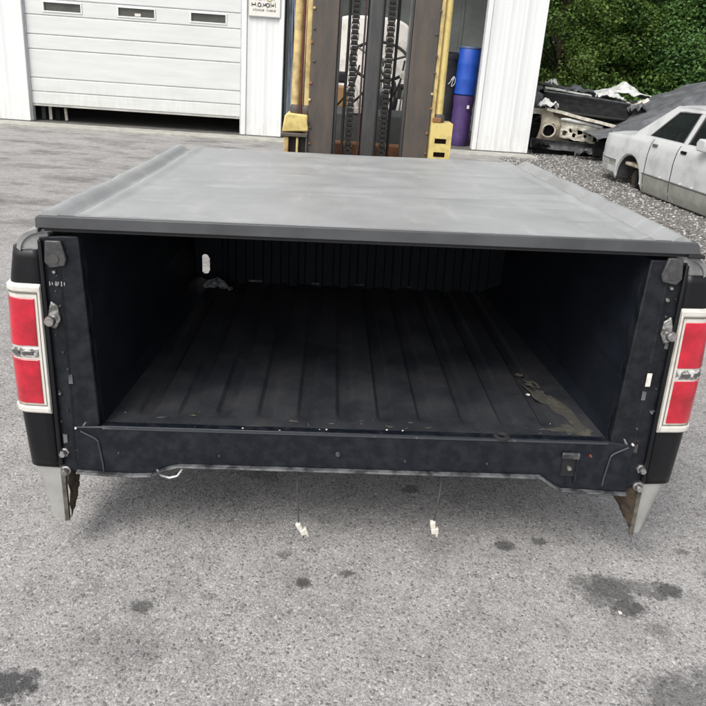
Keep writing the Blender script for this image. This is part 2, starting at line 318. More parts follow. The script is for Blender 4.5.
gravel_m = mat('gravel_dirt', (.19, .178, .168), .95, col2=(.09, .085, .08), scale=30, detail=8, bump=.8, bscale=60)
def gravel_edge(y): return 2.62+.10*math.sin(y*1.3)+.25*fnoise(y, 3, 0, .7)
bm = MB(); ys = [1.5+i*.35 for i in range(75)]
vs = []
for y in ys: vs += [(gravel_edge(y) if y < 12.6 else 3.05, y, .004), (60, y, .004)]
bm.add(vs, [(2*i, 2*i+1, 2*i+3, 2*i+2) for i in range(len(ys)-1)])
tag(bm.build('gravel_strip', gravel_m), kind='structure')
stone_mat = mat('loose_stone', (.33, .315, .295), .85, col2=(.19, .185, .18), scale=30, island=.7)
def rocks(name, n, fn, smin, smax, m):
    ico = np.array([(0, 0, 1), (.894, 0, .447), (.276, .851, .447), (-.724, .526, .447), (-.724, -.526, .447), (.276, -.851, .447), (.724, .526, -.447), (-.276, .851, -.447), (-.894, 0, -.447), (-.276, -.851, -.447), (.724, -.526, -.447), (0, 0, -1)])
    fc = np.array([(0, 1, 2), (0, 2, 3), (0, 3, 4), (0, 4, 5), (0, 5, 1), (1, 6, 2), (2, 7, 3), (3, 8, 4), (4, 9, 5), (5, 10, 1), (6, 7, 2), (7, 8, 3), (8, 9, 4), (9, 10, 5), (10, 6, 1), (6, 11, 7), (7, 11, 8), (8, 11, 9), (9, 11, 10), (10, 11, 6)])
    pos = fn(n); s = (smin+(smax-smin)*rng.random((n, 1))**2)*rng.uniform(.6, 1.2, (n, 3))*np.array([1, 1, .65])
    V = ico[None]*s[:, None]*rng.uniform(.75, 1.2, (n, 12, 1))
    a = rng.uniform(0, 6.28, n); ca, sa = np.cos(a)[:, None], np.sin(a)[:, None]
    V = np.stack([V[..., 0]*ca-V[..., 1]*sa, V[..., 0]*sa+V[..., 1]*ca, V[..., 2]], -1)
    V += pos[:, None]; V[..., 2] += s[:, 2:3]*.55
    fs = (fc[None]+12*np.arange(n)[:, None, None]).reshape(-1, 3)
    me = bpy.data.meshes.new(name); me.vertices.add(n*12); me.vertices.foreach_set('co', V.reshape(-1).astype(np.float32))
    me.loops.add(fs.size); me.loops.foreach_set('vertex_index', fs.reshape(-1).astype(np.int32))
    me.polygons.add(len(fs)); me.polygons.foreach_set('loop_start', np.arange(0, fs.size, 3, dtype=np.int32)); me.update(calc_edges=True); me.validate()
    me.materials.append(m); o = bpy.data.objects.new(name, me); COL.objects.link(o); return o
def gpos(n):
    y = 4.2+rng.random(n)**1.25*10.3; e = np.array([gravel_edge(t) if t < 12.6 else 3.1 for t in y]); x = e-.15+rng.random(n)**1.4*3.4
    return np.stack([x, y, np.full(n, .004)], -1)
tag(rocks('gravel', 34000, gpos, .004, .022, stone_mat), 'loose pale grey and tan gravel beside the stripped white sedan', 'gravel', kind='stuff')
def ppos(n): return np.stack([rng.uniform(-3.5, 3.2, n), rng.uniform(.9, 9, n), np.zeros(n)], -1)
tag(rocks('grit', 420, ppos, .0018, .0045, stone_mat), 'scattered pale grit on the asphalt lot', 'grit', kind='stuff')
tag(rocks('pebble', 1, lambda n: np.array([[.904, 1.745, 0]]), .010, .011, white_plastic), 'small round white pebble on the oil stain in front of the truck bed', 'pebble')

# ================================================================== truck bed
yaw, tilt, rol = .046, -.025, -.019
Mrot = Matrix.Rotation(yaw, 4, 'Z') @ Matrix.Rotation(tilt, 4, 'X') @ Matrix.Rotation(rol, 4, 'Y')
bed = empty('truck_bed', label='black pickup truck bed with grey cover and red tail lights held up by the forklift', cat='truck bed')
bed.matrix_world = Matrix.Translation((.034, 1.915, 1.133)) @ Mrot
LB = 1.78; FZ = -.655; YB = 1.56
# --- cover
cover = None
def cover_fn(u, v):
    # denser rows near the side ridges
    x = (u-.5)*2; x = x*.932; y = .0+v*LB; ax = abs(x); z = 0.
    z += .012*math.exp(-((ax-.895)/.022)**2)-.020*math.exp(-((ax-.845)/.020)**2)+.006*math.exp(-((ax-.80)/.016)**2)-.002*math.exp(-((ax-.765)/.014)**2)
    if ax > .905: z -= ((ax-.905)/.03)**2*.018
    z += .0025*math.sin(y*3.1)*math.sin(x*2.2)-.004*math.exp(-((y-.62+.02*x)/.05)**2)+.004*math.exp(-((y-.70)/.04)**2)-.003*math.exp(-((y-1.22)/.05)**2)+.003*math.exp(-((y-1.3)/.04)**2)
    z += .0022*fnoise(x, y, 0, 5)+.004*fnoise(x+4, y, 1, 1.7)-.008*(1-x*x)*math.sin(math.pi*v)
    if v > .97: z -= ((v-.97)/.03)**2*.016
    x += .002*fnoise(y, 2, x, 5)*(ax > .85)
    return (x, y, z)
cover = MB().slab(cover_fn, 150, 80, (0, 0, -.022)).build('cover', vinyl, bed, ang=60)
cr = MB().prism([(-.920, -.0025), (.936, -.0025), (.942, -.012), (.948, -.036), (-.926, -.036), (-.926, -.012)], -.014, .012)
crail = cr.build('cover_rail', rail_grey, cover, bevel=.002)
MB().box(-.905, .94, -.006, .012, -.046, -.0365).build('rubber_seal', rubber, cover)
for sx_ in (-1, 1):
    MB().slab(lambda u, v: (sx_*(.936+.006*math.sin(math.pi*v)), .02+u*(LB-.05), -.016-.030*v+.002*fnoise(u*12, sx_, v)), 40, 4, (-.012*sx_, 0, 0)).build('side_hem', vinyl, cover)
    MB().box(sx_*.92 if sx_ < 0 else .915, -.915 if sx_ < 0 else .962, -.018, .03, -.048, -.0365).build('corner_tab', rubber, cover, bevel=.002)
# --- sides
def outer_x(z):
    pts = [(-1.1, .99), (-.8, 1.022), (-.62, 1.034), (-.4, 1.036), (-.2, 1.026), (-.1, 1.008), (-.066, .992), (-.02, .97)]
    for (a, xa), (b, xb) in zip(pts, pts[1:]):
        if z <= b: t = (z-a)/(b-a); t = max(0, min(1, t)); return xa+(xb-xa)*t
    return pts[-1][1]
XI = .928
def rear_path(s, z, off=0.):
    """s 0..1 from the inner jamb edge across the rear face, 1..2 round the corner on to the side (y=.14)"""
    X = outer_x(z)
    if s <= 1: x = XI+(X-.035-XI)*s; y = .004*s; nx, ny = 0, -1
    elif s <= 1.5: a = (s-1)/.5*math.pi/2; x = X-.035+.035*math.sin(a); y = .004+.035*(1-math.cos(a)); nx, ny = math.sin(a), -math.cos(a)
    else: x = X; y = .039+(s-1.5)*.2; nx, ny = 1, 0
    return x+nx*off, y+ny*off
def arch_z(y, zb):
    d = .43**2-(y-.98)**2
    return max(zb, -.90+math.sqrt(d)) if d > 0 else zb
def side_skin(sgn, zb, zt, mtl, name, parent, inset=0, y1=1.80, nz=26, rearonly=False):
    S = [0, .5, 1, 1.1, 1.2, 1.3, 1.4, 1.5]
    cols = [('r', s) for s in S]+[('y', .039+(y1-.039)*i/70) for i in range(1, 71)]
    vs = []
    for k, c in cols:
        yy = c if k == 'y' else rear_path(c, -.4)[1]
        b = arch_z(yy, zb(yy))
        for j in range(nz+1):
            z = b+(zt-b)*j/nz
            if k == 'r': x, y = rear_path(c, z)
            else: x, y = outer_x(z), c
            vs.append((sgn*(x-inset), y, z))
    W = nz+1; n = len(cols)
    mb = MB().add(vs, [(i*W+j, (i+1)*W+j, (i+1)*W+j+1, i*W+j+1) for i in range(n-1) for j in range(nz)])
    o = mb.build(name, mtl, parent, ang=50)
    sm = o.modifiers.new('thickness', 'SOLIDIFY'); sm.thickness = .008; sm.offset = 0
    return o
for sgn in (-1, 1):
    side = side_skin(sgn, lambda y: -.80, -.10, black_paint, 'side_panel', bed)
    # rail cap
    def cap_fn(u, v):
        a = v*math.pi*.5; y = -.004+u*1.80
        return (sgn*(.905+.092*max(0,math.sin(a))**.8+(.01*math.sin(min(1, u*14)*math.pi/2)-.01)), y, -.040-.058*(1-math.cos(a)))
    MB().slab(cap_fn, 40, 8, (-.01*sgn, 0, -.008)).build('rail_cap', mat('rail_cap_plastic', (.16, .165, .165), .3, col2=(.30, .31, .30), scale=14), side)  # dark plastic cap; its grey sheen is put into the colour
    MB().prism([(sgn*.90, -.104), (sgn*.90, -.045)]+[(sgn*(.900+.088*math.sin(R(a))), -.045-.050*(1-math.cos(R(a)))) for a in range(10, 91, 10)]+[(sgn*.988, -.104)], .002, .05).build('cap_end', MATS['rail_cap_plastic'], side, bevel=.004)
    MB().tube([(sgn*(XI+.003), -.003, -.1), (sgn*.985, .0, -.101), (sgn*1.0, .018, -.101), (sgn*1.012, .05, -.101), (sgn*1.012, 1.78, -.101)], .0016, 6).build('seam', edge_metal, side)
    # wheel arch lip and inner liner
    lip = [(sgn*(outer_x(-.90+.43*math.sin(a))), .98-.43*math.cos(a), -.90+.43*math.sin(a)) for a in [R(13+i*154/24) for i in range(25)]]
    MB().tube(lip, .008, 8).build('arch_lip', black_paint, side)
    wl = MB().slab(lambda u, v: (sgn*(1.02-.19*v), .98-.42*math.cos(R(10+160*u)), -.90+.42*math.sin(R(10+160*u))), 20, 2, (0, 0, .004)).build('wheel_liner', rubber, side)
    # silver lower skirt: tapering downwards towards its inner corner
    def skirt_fn(u, v):
        # u: along the path from inner edge round the corner and forward; v: downwards
        z = -.803-.190*v*(1-.55*max(0, u-.45)/.55)
        wdt = 1-(.36 if sgn < 0 else .50)*v
        if u < .45:
            s = u/.45*1.5
            x, y = rear_path(s*1.0, -.80)
            x = XI-.006+(x-XI)*wdt
        else:
            X = outer_x(-.80); y = .039+(u-.45)/.55*.46; x = XI-.006+(X-XI)*wdt
        return (sgn*(x-.006), y+.004*v, z)
    sk = MB().slab(skirt_fn, 26, 10, (-.004*sgn, .004, 0)).build('corner_skirt', skirt, bed, ang=50)
    # rusty inner web of the skirt
    if sgn > 0: poly = [(.918, -.005, -.985), (.914, .0, -.80), (.80, .05, -.82), (.865, .03, -.885)]
    else: poly = [(-.906, -.003, -.985), (-.902, .0, -.80), (-.885, .05, -.81), (-.895, .03, -.93)]
    m_ = MB(); n = 14
    P_ = [Vector(p) for p in poly]
    def web(u, v):
        top = P_[1].lerp(P_[2], v); bot = P_[0].lerp(P_[3], v); q = top.lerp(bot, u); return (q.x+.006*fnoise(u*5, v*5, sgn), q.y+.008*fnoise(v*6, u*6, 2), q.z+.005*fnoise(u*8, v*8, 4))
    MB().slab(web, n, n, (0, .012, 0)).build('inner_web', rust, sk)
    MB().slab(lambda u, v: (sgn*(.912+.012*v), -.004-.002*v, -.79-.205*u), 8, 2, (0, .012, 0)).build('inner_flange', mat('dull_flange', (.16, .15, .13), .6, .3, col2=(.08, .07, .05), scale=40), sk)
    # tail light
    tl_lab = 'red and clear tail light in a cream frame'
    def patch(s0, s1, z0, z1, off, ns, nz, mtl, name, parent, thick=.012, dome=0., bev=0.):
        def fn(u, v):
            z = z0+(z1-z0)*v; s = s0+(s1-s0)*u
            x, y = rear_path(s, z, off+dome*max(0,math.sin(math.pi*u))**.5*max(0,math.sin(math.pi*v))**.5)
            return (sgn*x, y, z)
        m = MB(); top = [Vector(fn(i/ns, j/nz)) for i in range(ns+1) for j in range(nz+1)]
        bot = []
        for i in range(ns+1):
            for j in range(nz+1):
                z = z0+(z1-z0)*j/nz; x, y = rear_path(s0+(s1-s0)*i/ns, z, off-thick); bot.append(Vector((sgn*x, y, z)))
        W = nz+1; N_ = len(top); fs = []
        for i in range(ns):
            for j in range(nz):
                q = (i*W+j, (i+1)*W+j, (i+1)*W+j+1, i*W+j+1); fs += [q, tuple(k+N_ for k in q[::-1])]
        ring = [i*W for i in range(ns+1)]+[ns*W+j for j in range(1, W)]+[i*W+nz for i in range(ns-1, -1, -1)]+[j for j in range(nz-1, 0, -1)]
        for a, b in zip(ring, ring[1:]+ring[:1]): fs.append((a, b, b+N_, a+N_))
        m.add(top+bot, fs); return m.build(name, mtl, parent, bevel=bev)
    tl = patch(.03, 1.95, -.612, -.202, .010, 16, 14, chrome, 'tail_light', bed, .014, bev=.003)
    patch(.06, 1.92, -.606, -.590, .016, 14, 2, chrome, 'frame_bar', tl, .01, bev=.002)
    patch(.06, 1.92, -.224, -.208, .016, 14, 2, chrome, 'frame_bar', tl, .01, bev=.002)
    patch(.045, .16, -.606, -.208, .016, 3, 12, chrome, 'frame_bar', tl, .01, bev=.002)
    patch(.34, 1.30, -.392, -.245, .013, 12, 8, lens_red, 'red_lens', tl, .01, .004, bev=.002)
    patch(.34, 1.30, -.578, -.435, .013, 12, 8, lens_red, 'red_lens', tl, .01, .004, bev=.002)
    patch(.34, 1.30, -.429, -.398, .012, 12, 3, lens_clear, 'clear_lens', tl, .01, .002, bev=.002)
    fl_ = mat('frame_groove', (.22, .20, .17), .5, .2)
    patch(.20, .225, -.586, -.228, .0115, 1, 12, fl_, 'frame_line', tl, .004); patch(.225, 1.9, -.5865, -.583, .0115, 10, 1, fl_, 'frame_line', tl, .004); patch(.225, 1.9, -.232, -.228, .0115, 10, 1, fl_, 'frame_line', tl, .004)
    patch(.55, .95, -.419, -.409, .017, 8, 2, cowl_grey, 'lens_mark', tl, .006)
    patch(1.05, 1.2, -.417, -.407, .017, 4, 2, cowl_grey, 'lens_mark', tl, .006)
    for q in range(2):
        z0 = -.392 if q == 0 else -.578
        patch(1.36, 1.86, z0, z0+.145, .012, 10, 6, lens_red, 'side_lens', tl, .01, .002)
    # --- jamb
    ji = .792
    jp = [(sgn*XI-.002*sgn, -.064), (sgn*.86, -.06), (sgn*(ji+.024), -.06), (sgn*(ji+.002), -.645), (sgn*.872, -.82), (sgn*XI-.002*sgn, -.80)]
    jamb = MB().prism(jp, .0, .035).build('tailgate_jamb', jamb_paint, bed, bevel=.004)
    MB().prism([(sgn*.925, -.07), (sgn*.915, -.07), (sgn*.912, -.79), (sgn*.925, -.79)], -.014, .0).build('flange', black_paint, jamb, bevel=.003)
    MB().slab(lambda u, v: (sgn*(.868+.004*math.sin(math.pi*v)+.006*v), -.004*math.sin(math.pi*v), -.08-.70*u), 20, 6, (0, .006, 0)).build('flange', jamb_paint, jamb)
    # latch plate, striker, bolts
    zt = -.122 if sgn < 0 else -.10
    MB().prism([(sgn*.862, zt+.05), (sgn*.905, zt+.05), (sgn*.912, zt-.012), (sgn*.898, zt-.03), (sgn*.856, zt-.022), (sgn*.85, zt+.0)], -.012, .0).build('latch_plate', mat('dull_latch', (.05, .05, .053), .45, .4, col2=(.1, .1, .1), scale=50), jamb, bevel=.003)
    MB().lathe([(.003, -.012), (.014, -.012), (.014, -.004), (.010, 0), (.010, .012)], (sgn*.884, -.002, zt-.002), 14, 'y').build('latch_post', mast_dark, jamb)
    for bx, bz, br in ((.889, zt-.042, .006), (.884, zt-.078, .007), (.904, -.545, .005), (.866, -.66, .004)):
        MB().lathe([(.001, -.008), (br*.7, -.008), (br, -.005), (br, .002)], (sgn*bx, .0, bz), 12, 'y').build('bolt', bare_metal if br > .0045 else white_plastic, jamb)
    for q in range(13):
        bz = -.17-.047*q+random.uniform(-.015, .015); bx = random.choice([.884, .905, .873])+random.uniform(-.006, .006); br = random.uniform(.0018, .0042)
        if q % 4 == 3: MB().slab(lambda u, v: (sgn*(bx+(u-.5)*.012), -.004-.001*fnoise(u*3, v*3, q), bz+(v-.5)*.03*(1+.5*fnoise(u*5, q, 0))), 4, 4, (0, .003, 0)).build('clip', random.choice([mast_dark, edge_metal]), jamb)
        else: MB().lathe([(.0005, -.007), (br, -.006), (br*1.2, .0)], (sgn*bx, .0, bz), 8, 'y').build('rivet', random.choice([mast_dark, edge_metal, rust, grease]), jamb)
    if 0: MB().tube([(sgn*.878, -.004, -.24), (sgn*.882, -.010, -.3), (sgn*.874, -.006, -.40), (sgn*.879, -.008, -.52)], .0022, 6).build('drip_line', mast_dark, jamb)
    sz = -.302 if sgn < 0 else -.28
    st = MB().lathe([(.001, -.040), (.012, -.040), (.016, -.034), (.016, -.028), (.008, -.026), (.008, -.006), (.019, -.004), (.019, .002)], (sgn*.900, -.006, sz), 16, 'y').build('striker_bolt', bare_metal, jamb)
    MB().prism([(sgn*.886, sz+.034), (sgn*.905, sz+.05), (sgn*.915, sz+.02), (sgn*.915, sz-.028), (sgn*.897, sz-.034), (sgn*.885, sz-.01)], -.008, .0).build('striker_plate', mat('striker_zinc', (.4, .4, .38), .5, .5, col2=(.12, .12, .11), scale=70, contrast=(.45, .6)), jamb, bevel=.002)
    for bz in (-.745, -.81):
        MB().lathe([(.001, -.022), (.009, -.022), (.012, -.016), (.012, -.006), (.016, -.004), (.016, .004)], (sgn*.908, -.002, bz), 6 if bz > -.8 else 12, 'y').build('corner_bolt', bare_metal, jamb)
# lettering too worn to read on the left jamb, paper label on the right jamb
for i, (dx, h) in enumerate(((-.905, .012), (-.898, .008), (-.888, .013), (-.880, .010), (-.872, .014), (-.864, .009))):
    MB().box(dx, dx+.0025, -.0055, -.0035, -.199-h/2, -.199+h/2).build('worn_mark', mat('worn_print', (.35, .35, .36), .7), bed)
MB().box(.866, .881, -.009, -.006, -.456, -.412).build('paper_label', white_plastic, bed, bevel=.001)
# --- inside
def wall_x(y, z): # inner face of liner side
    t = max(0, min(1, y/YB)); u = max(0, min(1, (z+.08)/(FZ+.08)))
    base = .79+.024*(1-u)-.11*t*max(0, (u-.93)/.07)
    # wheel housing hump
    return base
for sgn in (-1, 1):
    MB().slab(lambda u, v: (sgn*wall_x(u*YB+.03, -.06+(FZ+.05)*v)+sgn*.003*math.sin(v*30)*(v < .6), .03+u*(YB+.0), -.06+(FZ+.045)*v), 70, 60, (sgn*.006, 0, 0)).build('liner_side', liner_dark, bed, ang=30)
RX = [-.68, -.555, -.43, -.30, -.168, -.04, .092, .225, .365, .495, .63]
def floor_z(x, y):
    z = FZ
    fade = max(0, min(1, (y-.085)/.05))
    for r in RX:
        d = abs(x-r)
        if d < .030: z -= .013*fade*min(1, (.030-d)/.012)
    z += .0015*fnoise(x, y, 0, 3)-.002*(y < .02)
    return z
fx = []
x = -.80
while x <= .801:
    fx.append(x); near = min(abs(x-r) for r in RX); x += .006 if near < .04 else .014
fl = MB(); ny = 46; vs = []
for x in fx:
    for j in range(ny+1):
        y = .0+(YB+.02)*(j/ny)**1.2; vs.append((x, y, floor_z(x, y)))
W = ny+1
fl.add(vs, [(i*W+j, (i+1)*W+j, (i+1)*W+j+1, i*W+j+1) for i in range(len(fx)-1) for j in range(ny)])
floor = fl.build('bed_floor', liner, bed, ang=25)
MB().box(-.80, .80, .01, YB, FZ-.05, FZ-.03).build('floor_pan', jamb_paint, bed)
# dirt patches with their own outline lying on the liner
def blob(cx, cy, rx, ry, n, z, seed, rot=0):
    m = MB(); vs = [(cx, cy, floor_z(cx, cy)+z)]
    K = 26
    for k in range(K):
        a = 2*math.pi*k/K; r = 1+.55*fnoise(math.cos(a)*1.7+seed, math.sin(a)*1.7, seed); px, py = rx*r*math.cos(a), ry*r*math.sin(a)
        qx, qy = px*math.cos(rot)-py*math.sin(rot), px*math.sin(rot)+py*math.cos(rot); vs.append((cx+qx, cy+qy, max(floor_z(cx+qx, cy+qy), FZ-.004)+z))
    return m.add(vs, [(0, k+1, (k+1) % K+1) for k in range(K)])
dm = mat('dirt_film', (.048, .045, .038), .9, col2=(.10, .092, .074), contrast=(.5, .66), scale=25, detail=8, bump=.3)
dm.node_tree.nodes['Principled BSDF'].inputs['Alpha'].default_value = 1
for (cx_, cy_, rx_, ry_, ro_, mm) in ((.70, .22, .03, .15, .18, dm), (.66, .30, .02, .10, .3, dm), (.66, .07, .05, .014, .05, dm), (.70, .07, .06, .03, 0, dm), (.655, .42, .02, .035, .3, liner_dirt), (.665, .35, .018, .012, .1, liner_dirt), (.63, .50, .018, .012, 0, liner_dirt), (.62, .33, .008, .008, 0, white_plastic),
                                   (-.33, .03, .03, .004, 0, dm)):
    blob(cx_, cy_, rx_, ry_, 0, .0016, cx_*9+cy_, ro_).build('dirt_patch', mm, floor)
for (a, b) in ((-.36, .012), (-.10, .02), (.09, .03), (-.245, .004), (.14, .028)):
    MB().lathe([(.001, 0), (.004, 0), (.003, .003), (.001, .004)], (a, b, FZ+.001), 8).build('chip', white_plastic, floor)
MB().lathe([(.010, .0), (.026, .0), (.026, .006), (.018, .009), (.012, .006), (.010, .002)], (.45, .01, FZ), 20).build('drain_ring', rubber, floor)
for k in range(34):
    a, c_ = random.uniform(-.75, .75), random.uniform(.0, .16)**1.2; s_ = random.uniform(.0012, .003)
    if k % 3: blob(a, c_, s_*random.uniform(2, 7), s_*1.5, 0, .0018, k*1.7, random.uniform(-.4, .4)).build('scuff', random.choice([dm, edge_metal, liner_dirt]), floor)
    else: MB().lathe([(.0005, 0), (s_, 0), (s_*.7, s_*.8), (.0005, s_)], (a, c_+.01, FZ+.001), 6).build('chip', random.choice([edge_metal, white_plastic, MATS['dirt_film']]), floor)
# bulkhead with vertical ribs and a hole that daylight shows through
slot = (-.745, -.567, .021, .056)
def bulk_fn(u, v):
    x = -.80+1.6*u; z = -.055+(FZ-.03+.055)*v
    rib = 1 if (x > -.66 and x < .72 and ((x+5) % .09) < .05) else 0
    return (x, YB-.012*rib*(.10 < v < .97), z)
nu_, nv_ = 230, 90
def bulk_hole(u, v):
    x = -.80+1.6*u; z = -.055+(FZ-.03+.055)*v; dx = abs(x-slot[0]); dz = max(0, abs(z-slot[1])-(slot[3]-slot[2])); return math.hypot(dx, dz) < slot[2]
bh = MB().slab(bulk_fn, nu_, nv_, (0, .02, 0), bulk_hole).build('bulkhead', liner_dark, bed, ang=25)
# smooth rim of the slot
rim = []
for k in range(25):
    a = 2*math.pi*k/24; cz = slot[3]-slot[2]; rim.append((slot[0]+(slot[2]+.001)*math.cos(a), YB-.003, slot[1]+(slot[2]+.001)*math.sin(a)+(cz if math.sin(a) >= 0 else -cz)))
MB().tube(rim, .0042, 8, False).build('slot_rim', liner_dark, bh)
for (xa, xb, zz) in ((-.52, -.42, FZ+.015), (.02, .10, FZ+.017), (.30, .33, FZ+.012), (-.2, -.14, FZ+.013)):
    xb = xa+(xb-xa)*.7
    MB().slab(lambda u, v: (xa+(xb-xa)*u, YB-.022+.004*fnoise(u*7, xa, 0), zz+.004*v*(.5+.5*math.sin(u*9))-.006*(1-v)), 10, 2, (0, .004, 0)).build('scuffed_lip', edge_metal, bh)
# crumpled clear plastic in the front left corner
m_ = MB().slab(lambda u, v: (-.72+.13*u+.03*fnoise(u*4, v*4, 1), YB-.13-.07*v+.04*fnoise(u*5, v*5, 7), FZ+.005+.085*v*(1-abs(u-.45)*1.6)+.02*fnoise(u*6, v*6, 3)), 10, 8, (0, .002, .001))
m_.build('crumpled_plastic', mat('grey_plastic', (.5, .51, .53), .35, col2=(.12, .12, .13), scale=40), bed, ang=15)
# --- rear sill
zt = -.652
top_edge = [(-.872, -.655), (-.79, zt), (.79, zt), (.872, -.662)]
bot = [(.872, -.832), (.657, -.823), (.61, -.795), (.585, -.777), (-.56, -.775), (-.60, -.788), (-.64, -.810), (-.70, -.814), (-.872, -.806)]
sill = MB().prism(top_edge+bot, -.006, .03).build('rear_sill', sill_paint, bed, bevel=.004)
MB().box(-.79, .79, -.004, .004, zt-.012, zt+.002).build('sill_cap', sill_paint, sill, bevel=.003)
MB().box(-.785, .785, -.009, -.001, zt-.007, zt-.001).build('sill_lip', mat('lip_worn', (.06, .065, .075), .35, .3, col2=(.2, .2, .21), scale=30, contrast=(.6, .75)), sill)
# worn flange along the bottom edge
for p, q in zip(bot, bot[1:]):
    d = Vector((q[0]-p[0], 0, q[1]-p[1])).normalized(); nrm = Vector((-d.z, 0, d.x))
    if nrm.z > 0: nrm = -nrm
    a = Vector((p[0], 0, p[1])); b_ = Vector((q[0], 0, q[1])); o_ = nrm*.006
    m_ = MB(); vs = []
    for y in (-.022, .02):
        vs += [(a.x, y, a.z), (b_.x, y, b_.z), (b_.x+o_.x, y, b_.z+o_.z), (a.x+o_.x, y, a.z+o_.z)]
    m_.add(vs, [(0, 1, 2, 3), (7, 6, 5, 4), (0, 4, 5, 1), (1, 5, 6, 2), (2, 6, 7, 3), (3, 7, 4, 0)]).build('bottom_flange', edge_metal, sill, bevel=.0015)
# pale tubes painting the strips of light along the diagonal liner corners
for sgn in (-1, 1):
    MB().tube([(sgn*.852, -.002, -.668), (sgn*.835, .004, -.640), (sgn*.80, .05, -.592)], [.0035, .0045, .002], 6).build('corner_glint', edge_metal, sill)
    MB().tube([(sgn*.80, -.009, -.70), (sgn*.79, -.009, -.78), (sgn*.79, -.007, -.808)], .0028, 6).build('weld_line', mat('weld_dark', (.05, .055, .065), .4), sill)
    MB().tube([(sgn*.852, -.008, -.668), (sgn*.81, -.009, -.69), (sgn*.80, -.009, -.70)], .0028, 6).build('weld_line', MATS['weld_dark'], sill)
# boxed pocket right of centre
MB().box(.643, .700, -.018, -.006, -.712, -.690).build('pocket_top', edge_metal, sill, bevel=.004)
MB().box(.648, .692, -.010, -.0055, -.775, -.712).build('pocket_shade', bin_black, sill)  # black box proud of the sill, its colour standing for the pocket's shade
MB().box(.692, .700, -.016, -.006, -.80, -.712).build('pocket_edge', sill_paint, sill, bevel=.002)
MB().lathe([(.001, -.016), (.007, -.016), (.008, -.010), (.008, .0)], (.672, -.002, -.745), 10, 'y').build('bolt', bare_metal, sill)
MB().lathe([(.001, -.010), (.006, -.010), (.008, -.006), (.008, .0)], (-.061, -.004, -.722), 6, 'y').build('bolt', edge_metal, sill)
MB().lathe([(.001, -.010), (.004, -.010), (.004, .0)], (.735, -.004, -.70), 6, 'y').build('bolt', mat('rust_dot', (.25, .06, .04), .7), sill)
for x_ in (-.74, -.43, .15, .41): MB().lathe([(.001, -.008), (.003, -.008), (.004, .0)], (x_, -.004, -.74), 6, 'y').build('rivet', mast_dark, sill)
MB().tube([(-.625, -.008, -.795), (-.61, -.015, -.812), (-.585, -.018, -.818), (-.56, -.015, -.812), (-.545, -.008, -.79)], .004, 8).build('wire_loop', bare_metal, bed)
MB().tube([(.20, .03, -.792), (.24, .02, -.803), (.28, .02, -.806), (.33, .03, -.792)], .003, 6).build('wire_loop', edge_metal, bed)
# under structure
for y_ in (.12, .55, 1.05, 1.5): MB().box(-.74, .74, y_-.045, y_+.045, FZ-.115, FZ-.052).build('cross_member', jamb_paint, bed, bevel=.006)
MB().box(-.995, .995, 1.765, 1.79, -.80, -.06).build('front_panel', black_paint, bed) if False else None
MB().slab(lambda u, v: (-.93+1.86*u, YB+.035+.02*(int(u*30) % 2), -.06-.70*v), 60, 2, (0, .012, 0), lambda u, v: (-.93+1.86*u) < -.70 and (-.93+1.86*u) > -.79).build('front_wall', jamb_paint, bed)
# wiring that hangs out of the back with pale plugs
def cable(pts, r, m): return MB().tube(pts, r, 6).build('cable', m, bed)
def smooth(pts, n=24):
    P = [Vector(p) for p in pts]; out = []
    for i in range(len(P)-1):
        p0, p1, p2, p3 = P[max(i-1, 0)], P[i], P[i+1], P[min(i+2, len(P)-1)]
        for k in range(n//4):
            t = k/(n//4); out.append(.5*((2*p1)+(-p0+p2)*t+(2*p0-5*p1+4*p2-p3)*t*t+(-p0+3*p1-3*p2+p3)*t**3))
    return out+[P[-1]]
wire_m = mat('wire_grey', (.06, .06, .06), .6)
c1 = cable(smooth([(-.19, .05, -.77), (-.187, .02, -.85), (-.182, .0, -.93), (-.178, -.006, -.985)]), .0028, wire_m)
c2 = cable(smooth([(.282, .06, -.77), (.276, .02, -.85), (.266, .0, -.92), (.26, -.004, -.965)]), .0034, wire_m)
def plug(c, x, z, rz):
    for q, (dx, dz, w_, h_, mm) in enumerate(((0, 0, .017, .026, white_plastic), (.006, -.024, .024, .022, white_plastic), (.012, -.042, .009, .014, cream_metal), (-.006, -.040, .006, .012, bare_metal))):
        p = MB().box(-w_/2, w_/2, -.008, .008, -h_/2, h_/2).build('plug', mm, c, bevel=.003); ca, sa = math.cos(rz), math.sin(rz)
        p.location = (x+dx*ca-dz*sa, -.006, z+dx*sa+dz*ca); p.rotation_euler = (0, -rz, 0)
plug(c1, -.176, -.992, .45); plug(c2, .258, -.972, .1)

# ================================================================== forklift
fk = empty('forklift', (.0, 4.3, 0), R(1.5), 'yellow forklift with a brown steel mast standing in the open bay, lifting the truck bed', 'forklift')
def chan(x0, x1, y0, y1, z0, z1, side):
    """a C channel mast rail opening towards +side"""
    t = .016; m = MB(); m.box(x0, x1, y0, y0+t, z0, z1); m.box(x0, x1, y1-t, y1, z0, z1)
    if side > 0: m.box(x0, x0+t, y0+t, y1-t, z0, z1)
    else: m.box(x1-t, x1, y0+t, y1-t, z0, z1)
    return m
chan(-.345, -.195, 0, .15, .06, 2.45, 1).build('mast_rail', mast_steel, fk, bevel=.005)
chan(.235, .385, 0, .15, .06, 2.45, -1).build('mast_rail', mast_steel, fk, bevel=.005)
chan(-.262, -.185, -.028, -.004, .3, 2.35, 1).build('inner_rail', mast_dark, fk) if False else None
MB().box(-.195, -.178, .02, .13, .1, 2.4).build('inner_rail', mast_dark, fk, bevel=.003)
MB().box(.218, .235, .02, .13, .1, 2.4).build('inner_rail', mast_dark, fk, bevel=.003)
for z_ in (.12, 2.36): MB().box(-.33, .37, .152, .19, z_, z_+.1).build('mast_crossbar', mast_dark, fk, bevel=.006)
